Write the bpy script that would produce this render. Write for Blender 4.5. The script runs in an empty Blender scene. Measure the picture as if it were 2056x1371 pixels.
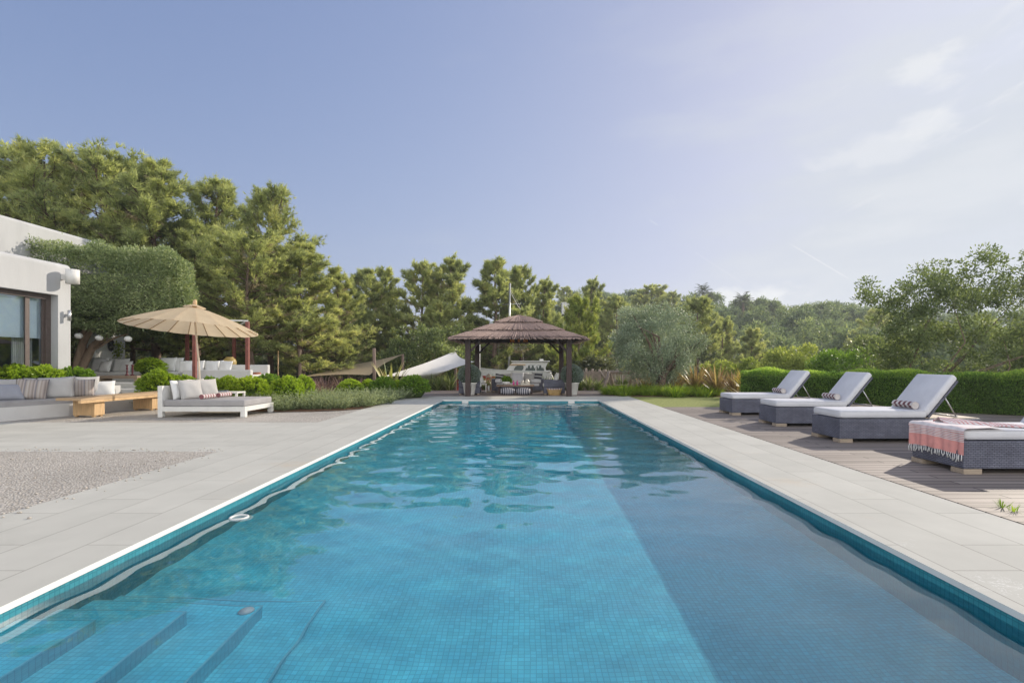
import bpy, bmesh, math, random
import numpy as np
from mathutils import Vector, Matrix
random.seed(7); rng = np.random.default_rng(11)
S = bpy.context.scene
COL = S.collection
R = math.radians

# ---------------------------------------------------------------- camera
F, H, U0, V0 = 1040.0, 1.3, 1051.0, 727.0      # focal length in photo pixels, eye height, vanishing point
def P(u, v, Y): return Vector(((u - U0) / F * Y, Y, H - (v - V0) / F * Y))
def XU(u, Y): return (u - U0) / F * Y
def ZV(v, Y): return H - (v - V0) / F * Y
cam = bpy.data.cameras.new('camera'); camo = bpy.data.objects.new('camera', cam); COL.objects.link(camo)
camo.location = (0, 0, H); camo.rotation_euler = (R(90), 0, 0)
cam.sensor_width = 36; cam.lens = F / 2056 * 36
cam.shift_x = (1028 - U0) / 2056; cam.shift_y = (V0 - 685.5) / 2056
cam.clip_start = .05; cam.clip_end = 3000
S.camera = camo
S.render.resolution_x, S.render.resolution_y = 1024, 682

# ---------------------------------------------------------------- nodes
def nd(nt, typ, ins=None, **props):
    n = nt.nodes.new(typ)
    for k, v in props.items(): setattr(n, k, v)
    for k, v in (ins or {}).items():
        s = n.inputs[k]
        if isinstance(v, bpy.types.NodeSocket): nt.links.new(v, s)
        else: s.default_value = v
    return n
def mth(nt, op, a, b=0.0, clamp=False):
    return nd(nt, 'ShaderNodeMath', {0: a, 1: b}, operation=op, use_clamp=clamp).outputs[0]
def mixc(nt, f, a, b, bt='MIX'):
    n = nd(nt, 'ShaderNodeMix', data_type='RGBA', blend_type=bt)
    for s, v in ((n.inputs[0], f), (n.inputs[6], a), (n.inputs[7], b)):
        if isinstance(v, bpy.types.NodeSocket): nt.links.new(v, s)
        else: s.default_value = v if isinstance(v, (int, float)) else (*v[:3], 1)
    return n.outputs[2]
def ramp(nt, f, stops):
    n = nd(nt, 'ShaderNodeValToRGB', {0: f}); e = n.color_ramp.elements
    while len(e) < len(stops): e.new(.5)
    for k, (p, c) in enumerate(stops):
        e[k].position = p; e[k].color = (*c, 1) if not isinstance(c, (int, float)) else (c, c, c, 1)
    return n.outputs[0]
def sstep(nt, x, a, b):
    return nd(nt, 'ShaderNodeMapRange', {0: x, 1: a, 2: b, 3: 0.0, 4: 1.0}, interpolation_type='SMOOTHSTEP').outputs[0]

# ---------------------------------------------------------------- light and sky
SUN_AZ, SUN_EL = R(49), R(24)
sunv = Vector((math.sin(SUN_AZ) * math.cos(SUN_EL), math.cos(SUN_AZ) * math.cos(SUN_EL), math.sin(SUN_EL)))
sl = bpy.data.lights.new('sun', 'SUN'); sl.energy = 2.6; sl.angle = R(.55); sl.color = (1, .9, .76)
so = bpy.data.objects.new('sun', sl); COL.objects.link(so); so.rotation_euler = sunv.to_track_quat('Z', 'Y').to_euler()
so.location = (40, 40, 40)
sl.cycles.is_caustics_light = True
W = bpy.data.worlds.new('World'); S.world = W; W.use_nodes = True
wt = W.node_tree; wt.nodes.clear()
sky = nd(wt, 'ShaderNodeTexSky', sky_type='NISHITA', sun_disc=False, sun_elevation=SUN_EL, sun_rotation=SUN_AZ,
         altitude=100, air_density=1.0, dust_density=1.6, ozone_density=2.0)
def world_sky():
    nt = wt
    tc = nd(nt, 'ShaderNodeTexCoord').outputs['Generated']
    sp = nd(nt, 'ShaderNodeSeparateXYZ', {0: tc})
    x, y, z = sp.outputs
    hor = mth(nt, 'SQRT', mth(nt, 'ADD', mth(nt, 'MULTIPLY', x, x), mth(nt, 'ADD', mth(nt, 'MULTIPLY', y, y), 1e-4)))
    az = mth(nt, 'ARCTAN2', x, y)                      # 0 straight ahead, + to the right
    el = mth(nt, 'ARCTAN2', z, hor)
    # the camera's wide tonal range: the glare round the sun rolls off instead of clipping
    sc_ = nd(nt, 'ShaderNodeVectorMath', {0: sky.outputs[0], 1: SKY_GAIN}, operation='MULTIPLY').outputs[0]
    den = nd(nt, 'ShaderNodeVectorMath', {0: nd(nt, 'ShaderNodeVectorMath', {0: sc_, 1: tuple(1 / k for k in SKY_MAX)}, operation='MULTIPLY').outputs[0], 1: (1, 1, 1)}, operation='ADD').outputs[0]
    roll = nd(nt, 'ShaderNodeVectorMath', {0: sc_, 1: den}, operation='DIVIDE').outputs[0]
    base = mixc(nt, 1.0, roll, SKY_TINT, 'MULTIPLY')
    # thin veil of high cloud, thickest low down and towards the sun
    uv = nd(nt, 'ShaderNodeCombineXYZ', {0: mth(nt, 'ADD', mth(nt, 'MULTIPLY', az, 1.6), mth(nt, 'MULTIPLY', el, -1.2)), 1: mth(nt, 'MULTIPLY', el, 7.0), 2: 0.3}).outputs[0]
    n1 = nd(nt, 'ShaderNodeTexNoise', {'Vector': uv, 'Scale': 1.7, 'Detail': 6.0, 'Roughness': .55}).outputs[0]
    lowr = mth(nt, 'MULTIPLY', sstep(nt, az, .0, .75), sstep(nt, el, .85, .1))
    edge = mth(nt, 'ADD', lowr, mth(nt, 'MULTIPLY', mth(nt, 'SUBTRACT', n1, .5), 1.1))
    veil = mth(nt, 'MULTIPLY', sstep(nt, edge, .12, .95), VEIL)
    c = mixc(nt, veil, base, CLOUD_DIM)
    c = mixc(nt, mth(nt, 'MULTIPLY', mth(nt, 'MULTIPLY', sstep(nt, n1, .46, .68), lowr), .35), c, CLOUD_LIT)
    # wisps
    uv2 = nd(nt, 'ShaderNodeCombineXYZ', {0: mth(nt, 'ADD', mth(nt, 'MULTIPLY', az, 3.4), mth(nt, 'MULTIPLY', el, -3.0)), 1: mth(nt, 'ADD', mth(nt, 'MULTIPLY', el, 8.5), mth(nt, 'MULTIPLY', az, -2.6)), 2: 2.7}).outputs[0]
    n2 = nd(nt, 'ShaderNodeTexNoise', {'Vector': uv2, 'Scale': 2.1, 'Detail': 8.0, 'Roughness': .62}).outputs[0]
    band = mth(nt, 'MULTIPLY', mth(nt, 'MULTIPLY', sstep(nt, az, .42, .62), sstep(nt, el, .16, .24)), sstep(nt, el, .52, .4))
    c = mixc(nt, mth(nt, 'MULTIPLY', mth(nt, 'MULTIPLY', sstep(nt, n2, .56, .72), band), .75), c, CLOUD_LIT)
    # low cumulus puffs behind the hill
    def puff(a0, e0, ra, re):
        da = mth(nt, 'DIVIDE', mth(nt, 'SUBTRACT', az, a0), ra); de = mth(nt, 'DIVIDE', mth(nt, 'SUBTRACT', el, e0), re)
        return mth(nt, 'SQRT', mth(nt, 'ADD', mth(nt, 'MULTIPLY', da, da), mth(nt, 'MULTIPLY', de, de)))
    uv3 = nd(nt, 'ShaderNodeCombineXYZ', {0: mth(nt, 'MULTIPLY', az, 14.0), 1: mth(nt, 'MULTIPLY', el, 26.0), 2: 5.0}).outputs[0]
    n3 = nd(nt, 'ShaderNodeTexNoise', {'Vector': uv3, 'Scale': 1.0, 'Detail': 7.0, 'Roughness': .6}).outputs[0]
    for a0, e0, ra, re, k in ((.40, .105, .11, .034, .9), (.665, .42, .055, .035, .6), (.66, .345, .05, .022, .5), (.60, .325, .11, .03, .4), (.80, .49, .05, .018, .5)):
        d = mth(nt, 'ADD', puff(a0, e0, ra, re), mth(nt, 'MULTIPLY', mth(nt, 'SUBTRACT', n3, .5), -2.2))
        c = mixc(nt, mth(nt, 'MULTIPLY', sstep(nt, d, 1.0, .35), k), c, CLOUD_LIT)
    # vapour trails: thin straight streaks
    for (u0, v0, u1, v1, w, k) in ((1582, 487, 1710, 563, .0016, .55), (1385, 500, 1500, 575, .0012, .22), (1303, 441, 1322, 453, .0018, .3)):
        a = Vector(((u0 - U0) / F, 1, -(v0 - V0) / F)).normalized(); b = Vector(((u1 - U0) / F, 1, -(v1 - V0) / F)).normalized()
        nrm = a.cross(b).normalized(); mid = (a + b).normalized(); half = math.acos(max(-1, min(1, mid.dot(a))))
        d = mth(nt, 'ABSOLUTE', nd(nt, 'ShaderNodeVectorMath', {0: tc, 1: nrm}, operation='DOT_PRODUCT').outputs['Value'])
        m = nd(nt, 'ShaderNodeVectorMath', {0: tc, 1: mid}, operation='DOT_PRODUCT').outputs['Value']
        f = mth(nt, 'MULTIPLY', sstep(nt, d, w, w * .2), sstep(nt, m, math.cos(half * 1.05), math.cos(half * .6)))
        c = mixc(nt, mth(nt, 'MULTIPLY', f, k), c, CLOUD_LIT)
    # unseen bright cloud added behind the camera, fills the shaded fronts with light
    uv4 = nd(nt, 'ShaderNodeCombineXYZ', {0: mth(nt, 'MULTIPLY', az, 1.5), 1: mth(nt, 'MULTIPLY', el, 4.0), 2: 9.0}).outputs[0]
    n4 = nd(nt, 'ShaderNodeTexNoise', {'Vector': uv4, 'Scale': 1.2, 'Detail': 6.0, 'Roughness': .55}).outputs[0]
    fill_cloud = mth(nt, 'MULTIPLY', mth(nt, 'MULTIPLY', sstep(nt, y, .15, -.45), sstep(nt, el, 1.05, .45)), sstep(nt, n4, .2, .55))
    c = mixc(nt, mth(nt, 'MULTIPLY', fill_cloud, .92), c, FILL_CLOUD)
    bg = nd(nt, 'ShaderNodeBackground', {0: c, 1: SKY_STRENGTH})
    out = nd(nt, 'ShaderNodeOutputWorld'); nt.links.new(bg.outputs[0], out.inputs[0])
SKY_STRENGTH = .15
SKY_TINT = (1.0, .98, .95); SKY_GAIN = (1.05, 1.05, 1.5); SKY_MAX = (2.75, 3.0, 3.7)
CLOUD_DIM = (2.1, 2.26, 2.45); CLOUD_LIT = (2.95, 3.0, 3.05); VEIL = .8; FILL_CLOUD = (8.6, 8.5, 8.2)
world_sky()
vs = S.view_settings; vs.view_transform = 'Standard'; vs.look = 'None'; vs.exposure = .95; vs.gamma = 1; vs.use_curve_mapping = False
S.cycles.use_denoising = True
S.cycles.max_bounces = 8; S.cycles.transparent_max_bounces = 16
S.cycles.sample_clamp_indirect = 6

# ---------------------------------------------------------------- object helpers
def link(o, parent=None):
    COL.objects.link(o)
    if parent is not None: o.parent = parent
    return o
def tag(o, label=None, cat=None, group=None, kind=None):
    if label: o['label'] = label
    if cat: o['category'] = cat
    if group: o['group'] = group
    if kind: o['kind'] = kind
    return o
def empty(name, loc, label, cat, group=None, rz=0):
    o = bpy.data.objects.new(name, None); o.empty_display_size = .1
    link(o); o.location = loc; o.rotation_euler = (0, 0, rz)
    return tag(o, label, cat, group)
def dup(o, loc=None, rz=None, label=None, group=None, parent=None, scale=None):
    c = o.copy(); COL.objects.link(c); c.parent = parent
    if loc is not None: c.location = loc
    if rz is not None: c.rotation_euler = (c.rotation_euler[0], c.rotation_euler[1], rz)
    if scale is not None: c.scale = scale if hasattr(scale, '__len__') else (scale,) * 3
    if label: c['label'] = label
    if group: c['group'] = group
    for ch in list(o.children): dup(ch, parent=c)
    return c

class MB:
    """collects solids, then links them as one mesh object"""
    def __init__(s): s.bm = bmesh.new()
    def box(s, x0, x1, y0, y1, z0, z1, bev=0, seg=2, rot=None, about=None):
        t = bmesh.new()
        bmesh.ops.create_cube(t, size=1)
        for v in t.verts:
            v.co = Vector((x0 + (v.co.x + .5) * (x1 - x0), y0 + (v.co.y + .5) * (y1 - y0), z0 + (v.co.z + .5) * (z1 - z0)))
        if bev: bmesh.ops.bevel(t, geom=t.edges[:], offset=bev, segments=seg, profile=.5, affect='EDGES', clamp_overlap=True)
        if rot is not None:
            c = Vector(about) if about is not None else Vector(((x0 + x1) / 2, (y0 + y1) / 2, (z0 + z1) / 2))
            bmesh.ops.rotate(t, cent=c, matrix=rot, verts=t.verts)
        return s.add(t)
    def add(s, t):
        me = bpy.data.meshes.new('tmp'); t.to_mesh(me); t.free(); s.bm.from_mesh(me); bpy.data.meshes.remove(me); return s
    def tube(s, pts, rad, n=8, cap=True):
        pts = [Vector(p) for p in pts]; k = len(pts)
        rad = list(rad) if hasattr(rad, '__len__') else [rad] * k
        rings = []; ref = None
        for i, p in enumerate(pts):
            d = (pts[min(i + 1, k - 1)] - pts[max(i - 1, 0)]).normalized()
            if ref is None: ref = Vector((1, 0, 0)) if abs(d.x) < .8 else Vector((0, 1, 0))
            a = (ref - d * ref.dot(d)).normalized(); b = d.cross(a); ref = a
            rings.append([s.bm.verts.new(p + (a * math.cos(2 * math.pi * j / n) + b * math.sin(2 * math.pi * j / n)) * rad[i]) for j in range(n)])
        for i in range(k - 1):
            for j in range(n):
                f = s.bm.faces.new((rings[i][j], rings[i][(j + 1) % n], rings[i + 1][(j + 1) % n], rings[i + 1][j])); f.smooth = True
        if cap:
            s.bm.faces.new(rings[0][::-1]); s.bm.faces.new(rings[-1])
        return s
    def bar(s, a, b, w, h=None, bev=0):
        """square bar from a to b"""
        a, b = Vector(a), Vector(b); d = b - a; L = d.length; h = h or w
        t = bmesh.new(); bmesh.ops.create_cube(t, size=1)
        for v in t.verts: v.co = Vector((v.co.x * w, v.co.y * h, (v.co.z + .5) * L))
        if bev: bmesh.ops.bevel(t, geom=t.edges[:], offset=bev, segments=1, affect='EDGES')
        q = d.to_track_quat('Z', 'Y'); bmesh.ops.transform(t, matrix=Matrix.Translation(a) @ q.to_matrix().to_4x4(), verts=t.verts)
        return s.add(t)
    def lathe(s, prof, n=24, cx=0, cy=0, cap=True):
        rings = [[s.bm.verts.new((cx + r * math.cos(2 * math.pi * j / n), cy + r * math.sin(2 * math.pi * j / n), z)) for j in range(n)] for r, z in prof]
        for i in range(len(rings) - 1):
            for j in range(n):
                f = s.bm.faces.new((rings[i][j], rings[i][(j + 1) % n], rings[i + 1][(j + 1) % n], rings[i + 1][j])); f.smooth = True
        if cap:
            if prof[0][0] > 1e-4: s.bm.faces.new(rings[0][::-1])
            if prof[-1][0] > 1e-4: s.bm.faces.new(rings[-1])
        return s
    def face(s, pts, smooth=False):
        f = s.bm.faces.new([s.bm.verts.new(p) for p in pts]); f.smooth = smooth; return s
    def grid(s, fn, nu, nv, smooth=True, closeu=False):
        vs_ = [[s.bm.verts.new(fn(i / nu, j / nv)) for j in range(nv + 1)] for i in range(nu + (0 if closeu else 1))]
        m = len(vs_)
        for i in range(nu):
            for j in range(nv):
                f = s.bm.faces.new((vs_[i][j], vs_[(i + 1) % m][j], vs_[(i + 1) % m][j + 1], vs_[i][j + 1])); f.smooth = smooth
        return s
    def build(s, name, mat, parent=None, smooth=None, loc=None, fix=True):
        me = bpy.data.meshes.new(name)
        if fix: bmesh.ops.recalc_face_normals(s.bm, faces=s.bm.faces[:])
        s.bm.to_mesh(me); s.bm.free()
        if smooth is not None:
            me.polygons.foreach_set('use_smooth', [smooth] * len(me.polygons))
        for m in (mat if isinstance(mat, (list, tuple)) else [mat]): me.materials.append(m)
        o = bpy.data.objects.new(name, me); link(o, parent)
        if loc is not None: o.location = loc
        return o
def solo(o, loc, rz=0, rx=0, ry=0, label=None, cat=None, group=None):
    o.location = loc; o.rotation_euler = (rx, ry, rz); return tag(o, label, cat, group)

def np_mesh(name, V, Fc, mat, parent=None, tint=None, smooth=False):
    """V (n,3), Fc (m,k) index array with k 3 or 4"""
    me = bpy.data.meshes.new(name); k = Fc.shape[1]; m = len(Fc)
    me.vertices.add(len(V)); me.vertices.foreach_set('co', np.ascontiguousarray(V, dtype=np.float32).ravel())
    me.loops.add(m * k); me.loops.foreach_set('vertex_index', np.ascontiguousarray(Fc, dtype=np.int32).ravel())
    me.polygons.add(m); me.polygons.foreach_set('loop_start', np.arange(0, m * k, k, dtype=np.int32))
    me.polygons.foreach_set('loop_total', np.full(m, k, dtype=np.int32))
    if smooth: me.polygons.foreach_set('use_smooth', np.ones(m, dtype=bool))
    if tint is not None:
        a = me.attributes.new('tint', 'FLOAT', 'FACE'); a.data.foreach_set('value', np.asarray(tint, dtype=np.float32))
    me.update(calc_edges=True); me.validate()
    me.materials.append(mat)
    o = bpy.data.objects.new(name, me); link(o, parent); return o

# ---------------------------------------------------------------- materials
def newmat(name):
    m = bpy.data.materials.new(name); m.use_nodes = True; m.node_tree.nodes.clear(); return m, m.node_tree
def finish(nt, shader):
    o = nd(nt, 'ShaderNodeOutputMaterial'); nt.links.new(shader, o.inputs[0])
def pbr(name, col, rough=.6, var=.12, scale=6, bump=0, bscale=60, spec=.3, metal=0, col2=None, stretch=(1, 1, 1), detail=5):
    m, nt = newmat(name)
    tc = nd(nt, 'ShaderNodeTexCoord').outputs['Object']
    mp = nd(nt, 'ShaderNodeMapping', {0: tc, 'Scale': stretch}).outputs[0]
    n = nd(nt, 'ShaderNodeTexNoise', {'Vector': mp, 'Scale': scale, 'Detail': detail, 'Roughness': .6}).outputs[0]
    a = tuple(c * (1 - var) for c in col); b = col2 or tuple(min(1, c * (1 + var)) for c in col)
    c = ramp(nt, n, [(.3, a), (.7, b)])
    ins = {'Base Color': c, 'Roughness': rough, 'Metallic': metal, 'Specular IOR Level': spec}
    if bump:
        n2 = nd(nt, 'ShaderNodeTexNoise', {'Vector': mp, 'Scale': bscale, 'Detail': 3.0}).outputs[0]
        ins['Normal'] = nd(nt, 'ShaderNodeBump', {'Height': n2, 'Strength': bump, 'Distance': .01}).outputs[0]
    finish(nt, nd(nt, 'ShaderNodeBsdfPrincipled', ins).outputs[0]); return m
def leafmat(name, stops, trans=.35, rough=.55, spec=.25):
    m, nt = newmat(name)
    t = nd(nt, 'ShaderNodeAttribute', attribute_name='tint').outputs['Fac']
    oi = nd(nt, 'ShaderNodeObjectInfo').outputs['Random']
    t2 = mth(nt, 'ADD', t, mth(nt, 'MULTIPLY', mth(nt, 'SUBTRACT', oi, .5), .22), clamp=True)
    c = ramp(nt, t2, stops)
    p = nd(nt, 'ShaderNodeBsdfPrincipled', {'Base Color': c, 'Roughness': rough, 'Specular IOR Level': spec}).outputs[0]
    c2 = mixc(nt, 1.0, c, (1.28, 1.28, .8), 'MULTIPLY')
    tr = nd(nt, 'ShaderNodeBsdfTranslucent', {0: c2}).outputs[0]
    finish(nt, nd(nt, 'ShaderNodeMixShader', {0: trans, 1: p, 2: tr}).outputs[0]); return m
def swizzle(nt, vec, axes, scale=1.0):
    sp = nd(nt, 'ShaderNodeSeparateXYZ', {0: vec}); d = dict(x=sp.outputs[0], y=sp.outputs[1], z=sp.outputs[2])
    return nd(nt, 'ShaderNodeCombineXYZ', {0: d[axes[0]], 1: d[axes[1]], 2: 0.0}).outputs[0]
def brick(name, axes, bw, bh, mortar, cols, mcol, rough=.6, offset=.5, var=.1, nscale=2, bump=.3, stains=None, spec=.3, streak=(1, 1, 1), squash=1.0, splash=None):
    m, nt = newmat(name)
    tc = nd(nt, 'ShaderNodeTexCoord').outputs['Object']
    v = swizzle(nt, tc, axes)
    b = nd(nt, 'ShaderNodeTexBrick', {'Vector': v, 'Color1': (*cols[0], 1), 'Color2': (*cols[1], 1), 'Mortar': (*mcol, 1), 'Scale': 1.0,
           'Mortar Size': mortar, 'Mortar Smooth': .3, 'Brick Width': bw, 'Row Height': bh, 'Bias': 0.0}, offset=offset, offset_frequency=2, squash=squash)
    mp = nd(nt, 'ShaderNodeMapping', {0: tc, 'Scale': streak}).outputs[0]
    n = nd(nt, 'ShaderNodeTexNoise', {'Vector': mp, 'Scale': nscale, 'Detail': 8.0, 'Roughness': .62}).outputs[0]
    k = ramp(nt, n, [(.25, 1 - var), (.75, 1 + var)])
    c = mixc(nt, 1.0, b.outputs[0], k, 'MULTIPLY')
    if stains:
        n3 = nd(nt, 'ShaderNodeTexNoise', {'Vector': tc, 'Scale': stains[1], 'Detail': 6.0, 'Roughness': .7}).outputs[0]
        c = mixc(nt, mth(nt, 'MULTIPLY', sstep(nt, n3, .56, .72), stains[2]), c, stains[0])
        n5 = nd(nt, 'ShaderNodeTexNoise', {'Vector': tc, 'Scale': 3.7, 'Detail': 9.0, 'Roughness': .75, 'Distortion': .6}).outputs[0]
        c = mixc(nt, mth(nt, 'MULTIPLY', sstep(nt, n5, .60, .68), .22), c, (.33, .31, .275))
        c = mixc(nt, mth(nt, 'MULTIPLY', sstep(nt, n5, .36, .31), .35), c, (.66, .65, .62))
    if splash:      # chalky dried splash marks round given spots
        for (px_, py_, rad) in splash:
            dv = nd(nt, 'ShaderNodeVectorMath', {0: tc, 1: (px_, py_, 0)}, operation='DISTANCE').outputs['Value']
            ns = nd(nt, 'ShaderNodeTexNoise', {'Vector': tc, 'Scale': 11.0, 'Detail': 2.0, 'Distortion': 2.2}).outputs[0]
            ln_ = sstep(nt, mth(nt, 'ABSOLUTE', mth(nt, 'SUBTRACT', ns, .56)), .035, .012)
            c = mixc(nt, mth(nt, 'MULTIPLY', mth(nt, 'MULTIPLY', ln_, sstep(nt, dv, rad, rad * .2)), .38), c, (.80, .79, .77))
    h = mth(nt, 'ADD', mth(nt, 'MULTIPLY', b.outputs[1], -1.0), mth(nt, 'MULTIPLY', n, .25))
    bp = nd(nt, 'ShaderNodeBump', {'Height': h, 'Strength': bump, 'Distance': .006}).outputs[0]
    finish(nt, nd(nt, 'ShaderNodeBsdfPrincipled', {'Base Color': c, 'Roughness': rough, 'Specular IOR Level': spec, 'Normal': bp}).outputs[0]); return m
def stripemat(name, axis, period, c0, c1, duty=.5, rough=.85, off=0.0, bands=None):
    """fabric with woven stripes across one object axis"""
    m, nt = newmat(name)
    tc = nd(nt, 'ShaderNodeTexCoord').outputs['Object']
    sp = nd(nt, 'ShaderNodeSeparateXYZ', {0: tc}).outputs['xyz'.index(axis)]
    f = mth(nt, 'FRACT', mth(nt, 'ADD', mth(nt, 'DIVIDE', sp, period), 10.0 + off))
    if bands: c = ramp(nt, f, bands); nt.nodes[-1] if False else None
    else: c = mixc(nt, sstep(nt, mth(nt, 'ABSOLUTE', mth(nt, 'SUBTRACT', f, .5)), duty * .5 - .03, duty * .5 + .03), c0, c1)
    n = nd(nt, 'ShaderNodeTexNoise', {'Vector': tc, 'Scale': 160.0, 'Detail': 2.0}).outputs[0]
    c = mixc(nt, 1.0, c, ramp(nt, n, [(.3, .86), (.7, 1.0)]), 'MULTIPLY')
    bp = nd(nt, 'ShaderNodeBump', {'Height': n, 'Strength': .25, 'Distance': .004}).outputs[0]
    finish(nt, nd(nt, 'ShaderNodeBsdfPrincipled', {'Base Color': c, 'Roughness': rough, 'Specular IOR Level': .15, 'Normal': bp}).outputs[0]); return m
def wickermat(name, c0, c1):
    m, nt = newmat(name)
    tc = nd(nt, 'ShaderNodeTexCoord').outputs['Object']
    g = nd(nt, 'ShaderNodeNewGeometry').outputs['Normal']
    sx = nd(nt, 'ShaderNodeSeparateXYZ', {0: tc}); 
    h = mth(nt, 'ADD', sx.outputs[0], sx.outputs[1]); z = sx.outputs[2]
    a = nd(nt, 'ShaderNodeTexBrick', {'Vector': nd(nt, 'ShaderNodeCombineXYZ', {0: h, 1: z, 2: 0.0}).outputs[0], 'Color1': (*c0, 1), 'Color2': (*c1, 1), 'Mortar': (c0[0] * .25, c0[1] * .25, c0[2] * .25, 1),
            'Scale': 1.0, 'Mortar Size': .004, 'Mortar Smooth': .8, 'Brick Width': .055, 'Row Height': .021}, offset=.5)
    bp = nd(nt, 'ShaderNodeBump', {'Height': mth(nt, 'MULTIPLY', a.outputs[1], -1.0), 'Strength': .8, 'Distance': .004}).outputs[0]
    n = nd(nt, 'ShaderNodeTexNoise', {'Vector': tc, 'Scale': 5.0, 'Detail': 4.0}).outputs[0]
    c = mixc(nt, 1.0, a.outputs[0], ramp(nt, n, [(.3, .8), (.7, 1.15)]), 'MULTIPLY')
    finish(nt, nd(nt, 'ShaderNodeBsdfPrincipled', {'Base Color': c, 'Roughness': .55, 'Specular IOR Level': .35, 'Normal': bp}).outputs[0]); return m
M = {}
M['white_wall'] = pbr('white_render', (.60, .592, .575), .8, .05, 3, .25, 90, .2)
M['white_paint'] = pbr('white_paint', (.66, .65, .62), .5, .06, 8)
M['stone_side'] = pbr('coping_edge', (.72, .71, .68), .6, .06, 4)
M['cloth_white'] = pbr('white_canvas', (.70, .70, .69), .9, .05, 4, .3, 300, .15)
M['cloth_mattress'] = pbr('mattress_canvas', (.60, .60, .63), .9, .07, 2.5, .55, 11, .12)
M['cloth_grey'] = pbr('grey_canvas', (.33, .32, .32), .9, .08, 5, .3, 300, .15)
M['cloth_light'] = pbr('pale_grey_canvas', (.43, .42, .41), .9, .07, 5, .3, 300, .15)
M['cloth_blue'] = pbr('blue_grey_canvas', (.30, .31, .35), .9, .07, 5, .3, 300, .15)
M['cloth_dark'] = pbr('charcoal_canvas', (.06, .06, .075), .9, .1, 5, .3, 300, .15)
M['wicker'] = wickermat('slate_wicker', (.12, .125, .17), (.16, .165, .215))
M['teak'] = pbr('weathered_teak', (.36, .29, .22), .7, .18, 6, .2, 40, stretch=(1, 8, 8))
M['pine_wood'] = pbr('honey_pine', (.55, .37, .20), .55, .22, 5, .1, 40, stretch=(9, 1.2, 1.2), detail=7)
M['dark_wood'] = pbr('dark_stained_wood', (.045, .028, .026), .5, .25, 8, .2, 40, stretch=(6, 6, 1))
M['grey_post'] = pbr('weathered_post', (.20, .145, .115), .8, .25, 7, .3, 30, stretch=(6, 6, 1))
M['picket'] = pbr('sunbleached_picket', (.36, .29, .235), .85, .25, 7, .3, 30, stretch=(6, 6, 1))
M['red_post'] = pbr('oxide_red_post', (.21, .075, .06), .6, .2, 8)
M['thatch'] = pbr('brushwood_thatch', (.34, .25, .215), .9, .4, 26, .4, 60, .1)
M['metal'] = pbr('brushed_aluminium', (.55, .55, .56), .35, .05, 12, metal=.8)
M['bronze'] = pbr('bronze_frame', (.11, .085, .075), .4, .15, 9, spec=.4)
M['bark'] = pbr('pine_bark', (.16, .115, .09), .9, .4, 9, .6, 30, .1, stretch=(1, 1, .3))
M['bark_pale'] = pbr('olive_bark', (.27, .20, .145), .9, .35, 8, .5, 30, .1, stretch=(1, 1, .3))
M['twig'] = pbr('dry_twig', (.26, .21, .165), .9, .3, 9)
M['terracotta'] = pbr('terracotta', (.38, .15, .08), .8, .2, 7)
M['rope'] = pbr('pale_rope', (.55, .52, .46), .9, .1, 20)
# ================================================================ SETTING
PX0, PX1, PY0, PY1 = -2.78, 2.58, -1.6, 17.86        # inner edge of the coping
WZ = -.10                                            # water level
MOS = ((.10, .60, .74), (.12, .635, .77))
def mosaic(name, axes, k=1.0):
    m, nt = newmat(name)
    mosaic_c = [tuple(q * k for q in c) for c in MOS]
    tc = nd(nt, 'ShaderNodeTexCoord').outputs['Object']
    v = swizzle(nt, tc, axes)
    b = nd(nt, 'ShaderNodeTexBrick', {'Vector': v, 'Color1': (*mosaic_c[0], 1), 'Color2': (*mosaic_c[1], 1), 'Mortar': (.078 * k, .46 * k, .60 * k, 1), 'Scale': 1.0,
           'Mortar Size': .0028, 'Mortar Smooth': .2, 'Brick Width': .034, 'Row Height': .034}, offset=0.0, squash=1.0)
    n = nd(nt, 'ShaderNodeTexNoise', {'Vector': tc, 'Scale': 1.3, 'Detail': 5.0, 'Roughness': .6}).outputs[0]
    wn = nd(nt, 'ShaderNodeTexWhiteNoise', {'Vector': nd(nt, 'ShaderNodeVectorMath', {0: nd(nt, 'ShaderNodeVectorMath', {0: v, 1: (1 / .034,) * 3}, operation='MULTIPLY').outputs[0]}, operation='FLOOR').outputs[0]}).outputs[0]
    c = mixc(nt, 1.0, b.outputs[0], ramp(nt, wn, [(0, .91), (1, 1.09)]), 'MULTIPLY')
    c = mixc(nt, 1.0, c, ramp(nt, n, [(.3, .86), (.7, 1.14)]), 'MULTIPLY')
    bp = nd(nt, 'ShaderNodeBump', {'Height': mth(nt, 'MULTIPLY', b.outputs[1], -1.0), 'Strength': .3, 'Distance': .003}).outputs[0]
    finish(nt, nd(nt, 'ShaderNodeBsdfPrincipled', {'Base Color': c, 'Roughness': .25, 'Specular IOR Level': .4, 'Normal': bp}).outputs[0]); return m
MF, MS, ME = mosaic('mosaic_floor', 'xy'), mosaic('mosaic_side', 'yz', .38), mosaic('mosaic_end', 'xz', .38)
wx0, wx1, wy0, wy1, fz = PX0 - .02, PX1 + .02, PY0 - .02, PY1 + .02, WZ - .91
b = MB(); faces = [([(wx0, wy0, fz), (wx1, wy0, fz), (wx1, wy1, fz), (wx0, wy1, fz)], 0),
    ([(wx0, wy0, fz), (wx0, wy1, fz), (wx0, wy1, -.035), (wx0, wy0, -.035)], 1), ([(wx1, wy1, fz), (wx1, wy0, fz), (wx1, wy0, -.035), (wx1, wy1, -.035)], 1),
    ([(wx1, wy1, fz), (wx0, wy1, fz), (wx0, wy1, -.035), (wx1, wy1, -.035)], 2), ([(wx0, wy0, fz), (wx1, wy0, fz), (wx1, wy0, -.035), (wx0, wy0, -.035)], 2)]
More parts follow.
